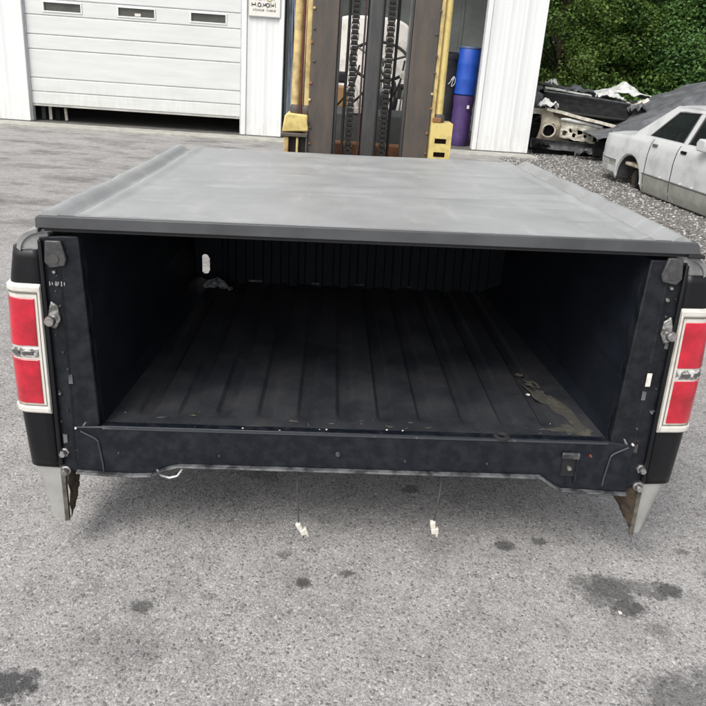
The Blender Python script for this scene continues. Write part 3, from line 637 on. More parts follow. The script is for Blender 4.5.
MB().box(-.030, .072, .04, .125, .1, 2.3).build('lift_column', mast_dark, fk, bevel=.022, seg=4)
MB().lathe([(.03, 2.3), (.03, 2.5)], (.02, .08, 0), 16).build('lift_ram', bare_metal, fk)
MB().box(-.047, -.036, .03, .10, .2, 2.3).build('hose_strip', mat('maroon_strip', (.045, .02, .018), .6), fk)
# chains: every link plate, joined per chain
def chain(xc, y, z0, z1, wd):
    m = MB(); z = z0; i = 0; pitch = .029
    while z < z1:
        for sx_ in (-1, 1):
            xo = xc+sx_*(wd/2-(.004 if i % 2 else 0))
            prof = [(y+.013*math.cos(R(a)), z+(.020 if math.sin(R(a)) > 0 else 0)*1+.010*math.sin(R(a))) for a in range(0, 360, 45)]
            m.prism(prof, xo-.002, xo+.002, 'x')
        m.lathe([(.009, -wd/2+.003), (.009, wd/2-.003)], (xc, y, z), 8, 'x'); m.box(xc-wd/2+.006, xc+wd/2-.006, y-.011, y+.004, z+.005, z+.018)
        z += pitch; i += 1
    return m
for xc in (-.098, .108):
    o = chain(xc, .02, .62, 2.4, .042).build('lift_chain', grease, fk); o['kind'] = 'stuff'
# hoses beside the chains
MB().tube(smooth([(-.135, .06, 2.3), (-.133, .06, 1.6), (-.137, .06, 1.2), (-.13, .06, .7)]), .009, 8).build('hose', rubber, fk)
MB().tube(smooth([(.148, .06, 2.3), (.15, .06, 1.6), (.144, .06, 1.2), (.148, .06, .7)]), .009, 8).build('hose', rubber, fk)
# carriage and forks behind and under the bed
for z_ in (.22, .62): MB().box(-.50, .54, -.16, -.10, z_, z_+.09).build('carriage_bar', mast_dark, fk, bevel=.006)
for x_ in (-.36, .38):
    f = MB(); f.prism([(-.20, .86), (-.165, .86), (-.165, .27), (-.20, .27), ], x_-.055, x_+.055, 'x'); f.build('fork', mast_dark, fk, bevel=.004)
    MB().prism([(-.165, .27), (-.165, .232), (-1.30, .255), (-1.36, .262), (-1.30, .268)], x_-.055, x_+.055, 'x').build('fork_blade', mast_dark, fk, bevel=.002)
    for z_ in (.2, .4): MB().box(x_-.05, x_+.05, -.1, 0, z_, z_+.05).build('carriage_bracket', mast_steel, fk)
# yellow uprights beside the mast, their collars and the boxy brackets at their feet
MB().box(-.376, -.345, .02, .13, .2, 2.45).build('yellow_upright', f_yellow, fk, bevel=.006)
MB().tube([(-.43, .05, 1.24), (-.417, .06, 2.45)], .026, 14).build('yellow_upright', f_yellow, fk)
MB().box(.386, .412, .01, .12, .2, 2.45).build('yellow_upright', f_yellow, fk, bevel=.006)
MB().tube([(.437, .05, 1.24), (.428, .06, 2.45)], .025, 14).build('yellow_upright', f_yellow2, fk)
MB().tube([(-.395, .02, 1.2), (-.388, .02, 2.4)], .007, 8).build('hose', mat('red_hose', (.10, .02, .02), .6), fk)
for x_ in (-.425, -.36, .44):
    MB().lathe([(.001, -.01), (.028, -.01), (.034, .0), (.034, .03), (.026, .045), (.001, .045)], (x_, .04, 1.225), 14).build('collar', mast_steel, fk)
# left bracket: yellow cap over a dark hollow with a yellow frame round a clamp
lb = MB().prism([(-.485, 1.205), (-.47, 1.222), (-.35, 1.215), (-.34, 1.12), (-.50, 1.11)], -.02, .16).build('left_bracket', f_yellow2, fk, bevel=.008)
MB().box(-.505, -.345, -.03, .16, 1.085, 1.108).build('step_bar', mast_steel, lb, bevel=.004)
MB().box(-.485, -.458, -.02, .15, .92, 1.083).build('side_plate', f_yellow, lb, bevel=.004)
MB().box(-.412, -.398, -.02, .15, .92, 1.083).build('side_plate', f_yellow, lb, bevel=.004)
MB().box(-.458, -.412, -.015, .15, .92, .985).build('clamp_block', rust_orange, lb, bevel=.006)
MB().box(-.458, -.412, .02, .05, .985, 1.083).build('clamp_back', grease, lb)
MB().box(-.396, -.35, .01, .14, .8, 1.083).build('recess_shade', grease, lb)  # near-black block in the gap; its colour stands for the shade inside
MB().tube([(-.348, -.01, .9), (-.350, -.01, 1.15), (-.346, -.02, 1.19)], .006, 8).build('pipe', bare_metal, lb)
# right bracket: yellow box with two slots
rb = MB(); X0, X1, Z0, Z1 = .392, .522, .90, 1.222
rb.slab(lambda u, v: (X0+(X1-X0)*u, -.02, Z0+(Z1-Z0)*v), 13, 32, (0, .012, 0), lambda u, v: .25 < u < .80 and (.38 < v < .47 or .63 < v < .72))
rb.box(X0, X0+.01, -.008, .17, Z0, Z1); rb.box(X1-.01, X1, -.008, .17, Z0, Z1); rb.box(X0+.01, X1-.01, -.008, .17, Z1-.01, Z1)
rbo = rb.build('right_bracket', f_yellow2, fk)
MB().box(X0+.012, X1-.012, .03, .05, Z0, Z1-.012).build('slot_backing', mat('maroon_dark', (.05, .012, .012), .7), rbo)
MB().box(.40, .45, -.015, .10, 1.224, 1.25).build('bracket_cap', rust_orange, rbo, bevel=.005)
# oily lumps and worn edges up the outer faces of the rails
for (x_, side_) in ((-.338, 0), (.378, 1)):
    for k in range(14):
        zz = .95+k*.11+random.uniform(-.03, .03)
        MB().lathe([(.001, -.008), (.007, -.006), (.009, .0)], (x_+random.uniform(-.008, .012), -.001, zz), 7, 'y').build('worn_bolt', random.choice([mast_steel, rust_orange, f_yellow]), fk)
# truck body: floor, cowl, orange plate, steering column, wheel, seat, hood, counterweight, guard
MB().box(-.47, .51, .35, 1.9, .32, .50).build('chassis', f_yellow, fk, bevel=.02)
MB().prism([(.50, .50), (.50, .93), (.53, 1.20), (.60, 1.235), (.66, 1.22), (.62, .9), (.62, .50)], -.42, .46, 'x').build('cowl', cowl_grey, fk, bevel=.012)
MB().box(-.30, .34, .30, .42, .50, 1.03).build('front_plate', rust_orange, fk, bevel=.01)
MB().tube([(.10, .66, 1.1), (.09, .85, 1.52)], .022, 10).build('steering_column', bare_metal, fk)
sw = empty('steering_wheel', (.09, .86, 1.54)); sw.parent = fk; sw.rotation_euler = (R(38), 0, 0)
K = 32; MB().tube([(.205*math.cos(2*math.pi*k/K), .205*math.sin(2*math.pi*k/K), 0) for k in range(K+1)], .011, 10, False).build('wheel_rim', rubber, sw)
for a in (20, 140, 260): MB().tube([(0, 0, -.02), (.2*math.cos(R(a)), .2*math.sin(R(a)), 0)], .008, 8).build('wheel_spoke', mast_dark, sw)
MB().lathe([(.001, -.03), (.035, -.03), (.03, .01), (.001, .015)], (0, 0, 0), 16).build('wheel_hub', mast_dark, sw)
for x_, l_ in ((-.14, .12), (.24, .16), (.28, .14)):
    lv = MB().tube([(x_, .64, 1.22), (x_+.01, .62, 1.22+l_)], .006, 8).build('control_lever', bare_metal, fk); MB().lathe([(.001, -.015), (.014, -.008), (.016, .006), (.001, .018)], (x_+.01, .62, 1.22+l_), 12).build('lever_knob', white_plastic if l_ < .15 else rubber, lv)
seat = MB().slab(lambda u, v: (-.27+.58*u+.012*fnoise(v*3, u*3), 1.10+.06*math.sin(math.pi*u)*-1+.12*v, 1.0+.84*v-.9*abs(u-.5)**4*max(0, (v-.6)/.4)), 18, 18, (0, .09, 0)).build('seat_back', seat_white, fk, bevel=.02)
MB().box(-.28, .32, .80, 1.12, .88, 1.0).build('seat_cushion', seat_white, fk, bevel=.03)
MB().box(-.24, -.12, .70, .80, 1.18, 1.36).build('tool_box', mat('tan_box', (.42, .24, .10), .6), fk, bevel=.01)
MB().tube([(-.03, .70, 1.14), (-.07, .78, 1.36)], .012, 8).build('lever_arm', seat_white, fk)
MB().box(-.10, -.02, .52, .56, 1.20, 1.24).build('clip', white_plastic, fk, bevel=.004)
MB().tube(smooth([(.20, .9, 1.4), (.22, .82, 1.3), (.2, .75, 1.2), (.17, .72, 1.1)]), .018, 8).build('hose', rubber, fk)
MB().box(-.02, .16, .62, .74, 1.20, 1.34).build('dash_pod', junk_grey, fk, bevel=.02)
MB().box(-.27, -.13, .72, .95, 1.38, 1.45).build('arm_pad', rubber, fk, bevel=.015)
MB().box(.22, .31, .70, .78, 1.30, 1.40).build('gauge_box', mast_dark, fk, bevel=.01)
MB().lathe([(.001, -.01), (.028, -.008), (.03, .01), (.001, .012)], (.255, .69, 1.46), 14, 'y').build('gauge', white_plastic, fk)
for (x0_, z0_, x1_, z1_) in ((-.20, 1.22, -.05, 1.50), (.12, 1.22, .26, 1.55), (.18, 1.25, .10, 1.48), (-.1, 1.24, .02, 1.44)): MB().tube(smooth([(x0_, .68, z0_), ((x0_+x1_)/2+.03, .66, (z0_+z1_)/2), (x1_, .80, z1_)]), .008, 6).build('control_cable', rubber, fk)
MB().box(-.46, .50, 1.22, 2.35, .5, .98).build('engine_hood', f_yellow, fk, bevel=.03)
MB().prism([(1.9, .22), (2.6, .3), (2.72, .6), (2.66, 1.0), (2.36, 1.08), (2.36, .98), (1.9, .5)], -.50, .54, 'x').build('counterweight', f_yellow, fk, bevel=.04)
for sx_ in (-.44, .48):
    MB().tube([(sx_, .52, 1.2), (sx_, .72, 2.10), (sx_, .80, 2.16), (sx_, 2.15, 2.16), (sx_, 2.3, 1.0)], .028, 10).build('guard_frame', f_yellow, fk)
for k in range(6): MB().box(-.44, .48, .85+k*.24, .88+k*.24, 2.15, 2.18).build('guard_bar', f_yellow, fk)
for (x_, y_, r_, w_) in ((-.47, .42, .30, .20), (.51, .42, .30, .20), (-.44, 2.1, .24, .16), (.48, 2.1, .24, .16)):
    wh = MB().lathe([(r_*.55, -w_/2), (r_*.95, -w_/2), (r_, -w_/2+.02), (r_, w_/2-.02), (r_*.95, w_/2), (r_*.55, w_/2)], (x_, y_, r_), 28, 'x').build('tyre', rubber, fk)
    MB().lathe([(.001, -w_*.3), (r_*.55, -w_*.32), (r_*.55, w_*.32), (.001, w_*.3)], (x_, y_, r_), 20, 'x').build('wheel_disc', f_yellow, wh)

# ================================================================== workshop building
b = empty('workshop_building', (0, 12.77, 0), R(2.6), 'white metal workshop with a garage door left half shut and an open bay', 'building')
ZTOP = 4.4
XL = -10.4
# concrete floor and outside strip
MB().box(XL-.1, 3.05, -.50, -.02, -.2, .035).build('front_strip', conc, b, bevel=.008)
MB().box(XL, 2.9, -.02, 8.0, -.2, .045).build('floor_slab', mat('inside_floor', (.14, .135, .125), .8, col2=(.09, .088, .08), scale=3, bump=.1), b)
def panel(x0, x1, z0, z1, y=0.):
    """ribbed steel sheet: ribs at each 0.30 m with two fine stiffeners between"""
    pts = []; n = max(1, round((x1-x0)/.29)); w_ = (x1-x0)/n
    for k in range(n):
        a = x0+k*w_
        pts += [(a, -.0), (a+.02*w_/.3, -.007), (a+.045*w_/.3, -.007), (a+.065*w_/.3, 0.), (a+.14*w_/.3, 0), (a+.15*w_/.3, -.0015), (a+.17*w_/.3, -.0015), (a+.18*w_/.3, 0), (a+.24*w_/.3, 0), (a+.25*w_/.3, -.0015), (a+.27*w_/.3, -.0015), (a+.28*w_/.3, 0)]
    pts.append((x1, 0)); m = MB()
    vs = [(px, y+py, zz) for zz in (z0, z1) for px, py in pts]+[(px, y+.03, zz) for zz in (z0, z1) for px, py in (pts[0], pts[-1])]
    n = len(pts); fs = [(i, i+1, n+i+1, n+i) for i in range(n-1)]; A = 2*n
    fs += [(A, A+1, A+3, A+2), (0, n, A+2, A), (n-1, A+1, A+3, 2*n-1)]
    m.add(vs, fs); return m
def wall_run(x0, x1, z0=.05, z1=ZTOP):
    n = max(1, round((x1-x0)/.88)); w_ = (x1-x0)/n
    for k in range(n): panel(x0+k*w_+.001, x0+(k+1)*w_-.001, z0, z1).build('wall_panel', white_steel, b)
wall_run(XL, -6.00); wall_run(-2.13, -1.58); wall_run(2.02, 2.88); 
wall_run(-6.00, -2.13, 3.35); wall_run(-1.58, 2.02, 3.75)
for (x0, x1, zt_) in ((-6.00, -5.885, 3.35), (-2.215, -2.13, 3.35), (-1.58, -1.50, 3.75), (1.94, 2.02, 3.75), (2.88, 2.96, ZTOP)):
    MB().box(x0, x1, -.035, .14, .05, zt_).build('corner_trim', white_steel, b, bevel=.006)
MB().box(-5.885, -5.86, .02, .14, .05, 3.35).build('door_track', trim_grey, b)
MB().box(-2.24, -2.215, .02, .14, .05, 3.35).build('door_track', trim_grey, b)
MB().box(-5.885, -2.215, -.035, .14, 3.27, 3.35).build('door_header', white_steel, b, bevel=.006)
MB().box(-1.50, 1.94, -.035, .14, 3.67, 3.75).build('door_header', white_steel, b, bevel=.006)
# garage door
gd = empty('garage_door'); gd.parent = b
zs = [.31, .535, .775, 1.245, 1.485, 1.955-.19, 1.955+.06]
zs = [.31, .535, .775, 1.255, 1.50, 1.79-.0, 2.04]
# heights read as wide and narrow embossed bands
zs = [.335, .55, .78, 1.25, 1.49, 1.80, 2.05, 2.52, 2.76, 3.26]
wins = [(-5.54, -4.93), (-4.30, -3.70), (-3.08, -2.50)]
for i in range(len(zs)-1):
    z0, z1 = zs[i], zs[i+1]
    haswin = (i == 5)
    if not haswin:
        s = MB().prism([(.060, z0+.006), (.046, z0+.016), (.046, z1-.014), (.060, z1-.004), (.095, z1-.004), (.095, z0+.006)], -5.875, -2.225, 'x').build('door_section', door_white, gd, bevel=.002)
    else:
        m = MB(); xs = [-5.875]+[q for w_ in wins for q in w_]+[-2.225]
        zw0, zw1 = z0+.075, z1-.045
        m.prism([(.060, z0+.006), (.046, z0+.016), (.046, zw0), (.095, zw0), (.095, z0+.006)], -5.875, -2.225, 'x')
        m.prism([(.046, zw1), (.046, z1-.014), (.060, z1-.004), (.095, z1-.004), (.095, zw1)], -5.875, -2.225, 'x')
        for k in range(0, len(xs), 2): m.box(xs[k], xs[k+1], .046, .095, zw0, zw1)
        s = m.build('door_section', door_white, gd)
        for (xa, xb) in wins:
            fm = MB(); t = .022; y0, y1 = .034, .0455
            fm.box(xa-t, xb+t, y0, y1, zw1, zw1+t); fm.box(xa-t, xb+t, y0, y1, zw0-t, zw0); fm.box(xa-t, xa, y0, y1, zw0, zw1); fm.box(xb, xb+t, y0, y1, zw0, zw1)
            fm.build('window_frame', white_steel, gd, bevel=.003); MB().box(xa, xb, .07, .075, zw0, zw1).build('window_pane', dark_glass, gd)
    MB().box(-5.875, -2.225, .063, .09, z0-.004, z0+.0055).build('door_seam', trim_grey, gd)
MB().box(-4.03, -3.93, .05, .068, 1.885, 1.93).build('paper_note', white_plastic, gd)
MB().box(-5.875, -2.225, .05, .09, .305, .331).build('bottom_seal', mat('pale_seal', (.45, .44, .40), .7), gd, bevel=.005)
# interior walls and roof
MB().box(XL, 2.88, 3.4, 3.5, .05, ZTOP).build('back_wall', inner_grey, b)
for k in range(18): MB().box(XL+.2+k*.72, XL+.26+k*.72, 3.36, 3.397, .05, ZTOP).build('wall_stud', inner_grey, b)
MB().box(2.84, 2.95, .145, 5.0, .05, ZTOP).build('side_wall', white_steel, b)
MB().box(XL, XL+.1, .03, 4.9, .05, ZTOP).build('side_wall', white_steel, b)
MB().box(-1.78, -1.70, .15, 4.9, .05, ZTOP).build('partition', mat('dark_partition', (.07, .075, .075), .8), b)
MB().prism([(-.35, ZTOP-.04), (2.5, ZTOP+.75), (5.3, ZTOP-.04), (5.3, ZTOP+.06), (2.5, ZTOP+.86), (-.35, ZTOP+.06)], XL-.2, 3.1, 'x').build('roof', mat('roof_steel', (.45, .46, .46), .5), b)
MB().box(XL-.2, 3.1, -.42, -.352, ZTOP-.09, ZTOP+.04).build('gutter', white_steel, b, bevel=.01)
wb = b.matrix_basis.copy()
def bw(x, y, z=0): return (Matrix.Translation((0, 12.77, 0)) @ Matrix.Rotation(R(2.6), 4, 'Z')) @ Vector((x, y, z))

# sign on the pillar
sg = empty('wall_sign', bw(-1.84, -.045, 0), R(2.6), 'white rectangular sign with dark and gold lettering on the narrow wall between the two openings', 'sign')
MB().box(-.265, .265, .0, .02, 2.03, 2.62).build('board', mat('sign_board', (.74, .72, .68), .4, col2=(.68, .66, .6), scale=5), sg, bevel=.004)
fr = MB(); fr.box(-.275, .275, -.006, .012, 2.018, 2.032); fr.box(-.275, .275, -.006, .012, 2.618, 2.63); fr.box(-.275, -.262, -.006, .012, 2.032, 2.618); fr.box(.262, .275, -.006, .012, 2.032, 2.618)
fr.build('sign_frame', mat('sign_edge', (.4, .42, .42), .5), sg)
ink = mat('sign_ink', (.04, .035, .03), .6); gold = mat('sign_gold', (.45, .36, .12), .5); greyink = mat('sign_grey', (.22, .21, .2), .6); maroon = mat('sign_maroon', (.25, .12, .12), .5)
def strokes(z, h, x0, segs, m):
    """lettering too small to read in the photograph, kept as letter-sized strokes"""
    x = x0
    for (w_, k) in segs:
        q = MB()
        if k == 'n': q.box(x, x+.006, -.004, -.001, z, z+h); q.box(x+w_-.006, x+w_, -.004, -.001, z, z+h*.8); q.box(x+.006, x+w_-.006, -.004, -.001, z+h*.7, z+h*.82)
        elif k == 'o': q.tube([(x+w_/2+w_/2*math.cos(R(a)), -.003, z+h/2+h/2*math.sin(R(a))) for a in range(0, 361, 30)], .007, 5)
        elif k == 'l': q.box(x+w_/2-.004, x+w_/2+.004, -.004, -.001, z, z+h*1.25)
        elif k == 'b': q.box(x, x+w_, -.004, -.001, z+h*.3, z+h*.6); q.box(x, x+.008, -.004, -.001, z, z+h); q.box(x+w_-.01, x+w_, -.004, -.001, z+h*.2, z+h)
        elif k == 'd': q.box(x+.2*w_, x+.8*w_, -.004, -.001, z, z+.012)
        if k != ' ': q.build('letter', m, sg)
        x += w_+.008
strokes(2.105, .035, -.19, [(.025, 'n'), (.02, 'l'), (.025, 'n'), (.025, 'n'), (.025, 'n'), (.025, 'b'), (.02, ' '), (.03, 'l'), (.025, 'n'), (.025, 'b'), (.025, 'n'), (.02, 'b')], greyink)
strokes(2.175, .062, -.215, [(.07, 'b'), (.02, 'd'), (.05, 'o'), (.02, 'd'), (.045, 'b'), (.05, 'o'), (.02, 'l'), (.045, 'b'), (.03, 'l')], ink)
strokes(2.27, .12, -.14, [(.05, 'n'), (.02, 'l'), (.05, 'n')], maroon)
strokes(2.27, .12, .02, [(.12, 'o'), (.03, 'l')], gold)

# things inside and beside the openings
p = bw(1.80, .55)
dr = empty('blue_drum', (p.x, p.y, .96), R(2), 'tall blue plastic drum standing on the purple bin inside the open bay', 'drum'); dr.rotation_euler = (0, R(1), 0)
MB().lathe([(.001, 0), (.185, 0), (.20, .015), (.20, .25), (.203, .27), (.20, .29), (.20, .52), (.203, .54), (.20, .56), (.20, .79), (.19, .81), (.001, .80)], (0, 0, 0), 28).build('barrel', drum_blue, dr)
MB().lathe([(.175, .80), (.207, .80), (.21, .815), (.207, .83), (.185, .835), (.175, .83)], (0, 0, 0), 28).build('drum_rim', mat('rim_grey_blue', (.12, .16, .28), .4, .3), dr)
pb = empty('purple_bin', (p.x-.015, p.y, .05), 0, 'purple ribbed plastic bin under the blue drum', 'bin'); pb.rotation_euler = (0, R(1), 0)
MB().lathe([(.001, 0), (.17, 0), (.18, .02)]+[(.18+.012*(k % 2), .1+k*.07) for k in range(10)]+[(.2, .82), (.2, .9), (.001, .9)], (0, 0, 0), 24).build('tub', drum_purple, pb)
MB().box(.05, .09, -.215, -.19, .68, .74).build('white_clip', white_plastic, pb)
p = bw(1.42, .75)
bn = empty('black_wrapped_bin', (p.x, p.y, .05), 0, 'black bagged bin with white scribble standing left of the blue drum', 'bin')
MB().grid(lambda u, v: ((.27+.03*v+.02*fnoise(math.cos(u*6.283)*2, math.sin(u*6.283)*2, v*6))*math.cos(u*6.2832), (.27+.03*v+.02*fnoise(math.cos(u*6.283)*2, math.sin(u*6.283)*2, v*6))*math.sin(u*6.2832), 1.55*v), 32, 20).build('bag', bin_black, bn)
MB().lathe([(.001, 1.52), (.31, 1.50), (.325, 1.55), (.32, 1.60), (.28, 1.63), (.001, 1.64)], (0, 0, 0), 28).build('bin_lid', bin_black, bn)
MB().tube(smooth([(.10, -.30, 1.15), (.16, -.285, 1.22), (.12, -.30, 1.05), (.18, -.275, 1.10), (.17, -.28, 1.2), (.06, -.31, 1.08)]), .006, 5).build('white_scribble', scuff_white, bn)
# plastic sheet hanging at the left jamb of the bay
p = bw(-1.40, .02)
sh = MB().slab(lambda u, v: (-.03+.26*u*(.35+.75*v**1.0)+.015*math.sin(u*16+v*3), .05*math.sin(u*22+2*v)+.03*fnoise(u*4, v*5), 2.6-2.5*v), 26, 30, (0, .004, 0)).build('plastic_sheet', poly_sheet, None)
sh.location = p; tag(sh, 'crinkled grey blue plastic sheet hanging at the left edge of the open bay', 'plastic sheet')
# boards leaning in the gap under the garage door
for i, (x_, w_, m_, lean, lab) in enumerate(((-5.78, .07, junk_grey, .06, 'dark grey board leaning in the gap below the garage door, leftmost'), (-5.66, .055, white_plastic, .05, 'pale narrow board between two dark ones in the gap below the garage door'), (-5.53, .08, junk_dark, .08, 'near black board right of the pale one below the garage door'), (-5.38, .05, cream_metal, .1, 'short cream strip at the right end of the boards under the garage door'))):
    p = bw(x_, .30); o = MB().box(-w_/2, w_/2, -.012, .012, 0, .95 if i < 3 else .22).build('leaning_board', m_, None, bevel=.003)
    o.location = (p.x, p.y, .05); o.rotation_euler = (R(-6), -lean, 0); tag(o, lab, 'board', 'boards in the garage door gap')

# ================================================================== white sedan
TH = R(8.5); CX, CY, SC = 3.60, 11.05, .90
car = empty('white_sedan', (CX, CY, .035), 0, 'dirty white four door sedan without its rear wheel sitting on the gravel', 'car')
# local frame: +x = away from the camera side, -y = towards the car's nose
car.rotation_euler = (0, 0, TH); car.scale = (SC, SC, SC)
CW = 1.86
def cin(s, z):
    """inset of the near side surface at length s (0 tail .. 5.3 nose) and height z"""
    prof = [(0, .05), (.10, .02), (.26, .0), (.55, .0), (.72, .03), (.80, .075), (.86, .16)]
    v = prof[-1][1]
    for (a, xa), (c, xc) in zip(prof, prof[1:]):
        if z <= c: v = xa+(xc-xa)*(z-a)/(c-a); break
    e = 0
    if s < .5: e = .16*((.5-s)/.5)**2.2
    if s > 4.5: e = .20*((s-4.5)/.8)**2
    return v+e
def belt(s): return .80+.02*math.sin(s) if 1.25 < s < 3.9 else (.735+.08*min(1, (s/1.25))**3-.03*max(0, (.5-s)/.5)**2 if s <= 1.25 else .80-.10*((s-3.9)/1.4)**1.5)
def low(s): return .13 if s < .72 else (.0 if s > 1.55 else .06)
def carch(s, c0, r=.385):
    d = r*r-(s-c0)**2; return .10+math.sqrt(d)*1.03 if d > 0 else None
def side_pts(s, v, off=0, lo=None, hi=None):
    l = low(s) if lo is None else lo; h = belt(s) if hi is None else hi; z = l+(h-l)*v; return (cin(s, z)-off, -s, z)
def car_side(sgn):
    NS, NZ = 130, 22; vs = []; W = NZ+1
    for i in range(NS+1):
        s = 5.3*i/NS; l = low(s)
        for c0 in (1.16, 4.1):
            a = carch(s, c0)
            if a: l = max(l, a)
        for j in range(W):
            z = l+(belt(s)-l)*j/NZ; x = cin(s, z); x = x if sgn < 0 else CW-x; vs.append((x, -s, z))
    return MB().add(vs, [(i*W+j, (i+1)*W+j, (i+1)*W+j+1, i*W+j+1) for i in range(NS) for j in range(NZ)])
for sgn in (-1, 1):
    o = car_side(sgn).build('body_side', car_white, car, ang=40); sm = o.modifiers.new('t', 'SOLIDIFY'); sm.thickness = .012; sm.offset = 0
# tail, nose, deck, hood
def tail(u, v):
    x = cin(0, .05+.75*v)+(CW-2*cin(0, .05+.75*v))*u; z = .13+.60*v; y = .05*math.sin(math.pi*u)+.05*(1 if .05 < v < .42 else 0)
    return (x, y, z)
MB().slab(tail, 20, 30, (0, -.03, 0)).build('rear_end', car_white, car)
MB().slab(lambda u, v: (cin(5.3, .4)+(CW-2*cin(5.3, .4))*u, -5.3-.1*math.sin(math.pi*u), .1+.6*v), 16, 6, (0, .03, 0)).build('front_end', car_white, car)
def deck(s0, s1, name, nseg=24):
    def fn(u, v):
        s = s0+(s1-s0)*u; i0 = cin(s, .80); z = belt(s); t = abs(v-.5)*2
        return (i0+(CW-2*i0)*v, -s, z+.055*(1-t**4))
    return MB().slab(fn, nseg, 20, (0, 0, -.02)).build(name, car_white, car)
deck(0, 1.15, 'trunk_lid'); deck(3.60, 5.3, 'hood')
MB().tube([(.16, -.02, .725), (.5, .02, .755), (CW-.5, .02, .755), (CW-.16, -.02, .725)], .008, 6).build('trunk_seam', car_mould, car)
# lower two-tone and dark moulding
def strip(s0, s1, z0, z1, off, m, name, th=.012, parent=None, n=30):
    def fn(u, v): s = s0+(s1-s0)*u; z = z0+(z1-z0)*v; return (cin(s, z)-off, -s, z)
    return MB().slab(fn, n, 6, (th, 0, 0)).build(name, m, parent or car, bevel=.002)
strip(.03, .745, .335, .352, .010, car_mould, 'side_moulding')
strip(1.585, 3.70, .27, .288, .014, car_mould, 'side_moulding')
strip(.03, .75, .13, .333, .006, car_low, 'lower_panel'); strip(1.60, 3.70, .015, .268, .009, car_low, 'lower_panel')
for s_ in (2.10, 2.62, 2.9): MB().lathe([(.001, -.012), (.014, -.012), (.016, .0)], (cin(s_, .30)-.01, -s_, .30), 8, 'x').build('clip', white_plastic, car)
# doors as thin panels that stand out, the gaps between them staying dark
def doorp(s0, s1, cut, name):
    def fn(u, v):
        s = s0+(s1-s0)*u; z = .29+(.795-.29)*v
        if cut and s < s0+.16: s = s
        return (cin(s, z)-.008, -s, z)
    o = MB().slab(fn, 20, 12, (.012, 0, 0)).build(name, car_white, car, bevel=.004); return o
MB().slab(lambda u, v: (cin(1.62+2.12*u, .02+.77*v)-.001, -(1.62+2.12*u), .02+.77*v), 30, 10, (.004, 0, 0)).build('door_gap', car_mould, car)
rd = doorp(1.655, 2.34, True, 'rear_door'); fd = doorp(2.365, 3.50, False, 'front_door')
for (d, s_) in ((rd, 1.76), (fd, 2.50)):
    MB().box(cin(s_, .72)-.030, cin(s_, .72)-.006, -s_-.07, -s_+.05, .695, .735).build('door_handle', car_mould if s_ < 2 else junk_dark, d, bevel=.005)
# wheel-arch cavity with axle, drum and strut
for c0 in (1.16, 4.1):
    ar = MB().slab(lambda u, v: (.03+.34*v, -c0-.375*math.cos(math.pi*u), .10+.385*math.sin(math.pi*u)), 20, 3, (0, 0, .004)).build('arch_liner', junk_grey, car)
    MB().box(.37, .38, -c0-.38, -c0+.38, -.02, .50).build('arch_back', rubber, ar)
    MB().tube([(.02+math.cos(0)*0, -c0-.385*math.cos(R(a)), .10+.395*math.sin(R(a))) for a in range(0, 181, 9)], .016, 8).build('arch_edge', car_white, ar)
for (a_, b__) in ((2.35, 'gap'), (1.64, 'gap')):
    MB().slab(lambda u, v: (cin(a_, .03+.76*v)-.0095, -a_+.007-.014*u, .03+.76*v), 1, 14, (.004, 0, 0)).build('door_gap_line', junk_dark, car)
MB().slab(lambda u, v: (cin(.35+.32*u, .42+.2*v)-.012, -(.35+.32*u), .40+.17*v), 6, 4, (.01, 0, 0)).build('side_marker', car_low, car) if False else None
MB().box(.06, .34, -1.42, -.92, .30, .36).build('spring_perch', beige_metal, car, bevel=.02)
MB().lathe([(.001, -.05), (.13, -.05), (.14, -.02), (.14, .06), (.06, .08), (.04, .5)], (.20, -1.18, .13), 18, 'x').build('brake_drum', rust, car)
MB().tube([(.25, -1.0, .14), (.22, -1.45, .10)], .028, 8).build('suspension_arm', rust, car)
MB().tube([(.28, -1.22, .15), (.30, -1.12, .48)], .035, 8).build('strut', beige_metal, car)
MB().lathe([(.16, -.06), (.29, -.07), (.31, -.04), (.31, .06), (.16, .07)], (.20, -4.12, .22), 22, 'x').build('front_tyre', rubber, car)
# dark interior floor, seats
MB().box(.10, CW-.10, -3.9, -1.25, .04, .08).build('cabin_floor', junk_dark, car)
MB().box(.10, CW-.10, -1.32, -1.26, .08, .80).build('rear_bulkhead', junk_dark, car)
for (y_, n_) in ((-1.62, 1), (-2.75, 2)):
    for k in range(n_):
        x0 = .2+k*.78; x1 = (x0+.66) if n_ == 2 else CW-.2
        MB().prism([(y_, .2), (y_+.12, .95), (y_+.02, 1.0), (y_-.16, .25)], x0, x1, 'x').build('car_seat', mat('grey_seat', (.24, .24, .25), .8, col2=(.12, .12, .12), scale=5), car, bevel=.03)  # seat grey lightened to stand for the reflection in the side windows
        MB().box(x0, x1, y_-.6, y_-.1, .12, .30).build('seat_base', MATS['grey_seat'], car, bevel=.03)
MB().tube([(.28, -2.48, .3), (.26, -1.9, .82), (.45, -1.75, 1.1)], .012, 6).build('seat_belt', scuff_white, car)
MB().tube([(.24, -1.78, .82), (.42, -2.02, 1.15)], .018, 6).build('window_divider', car_mould, car)
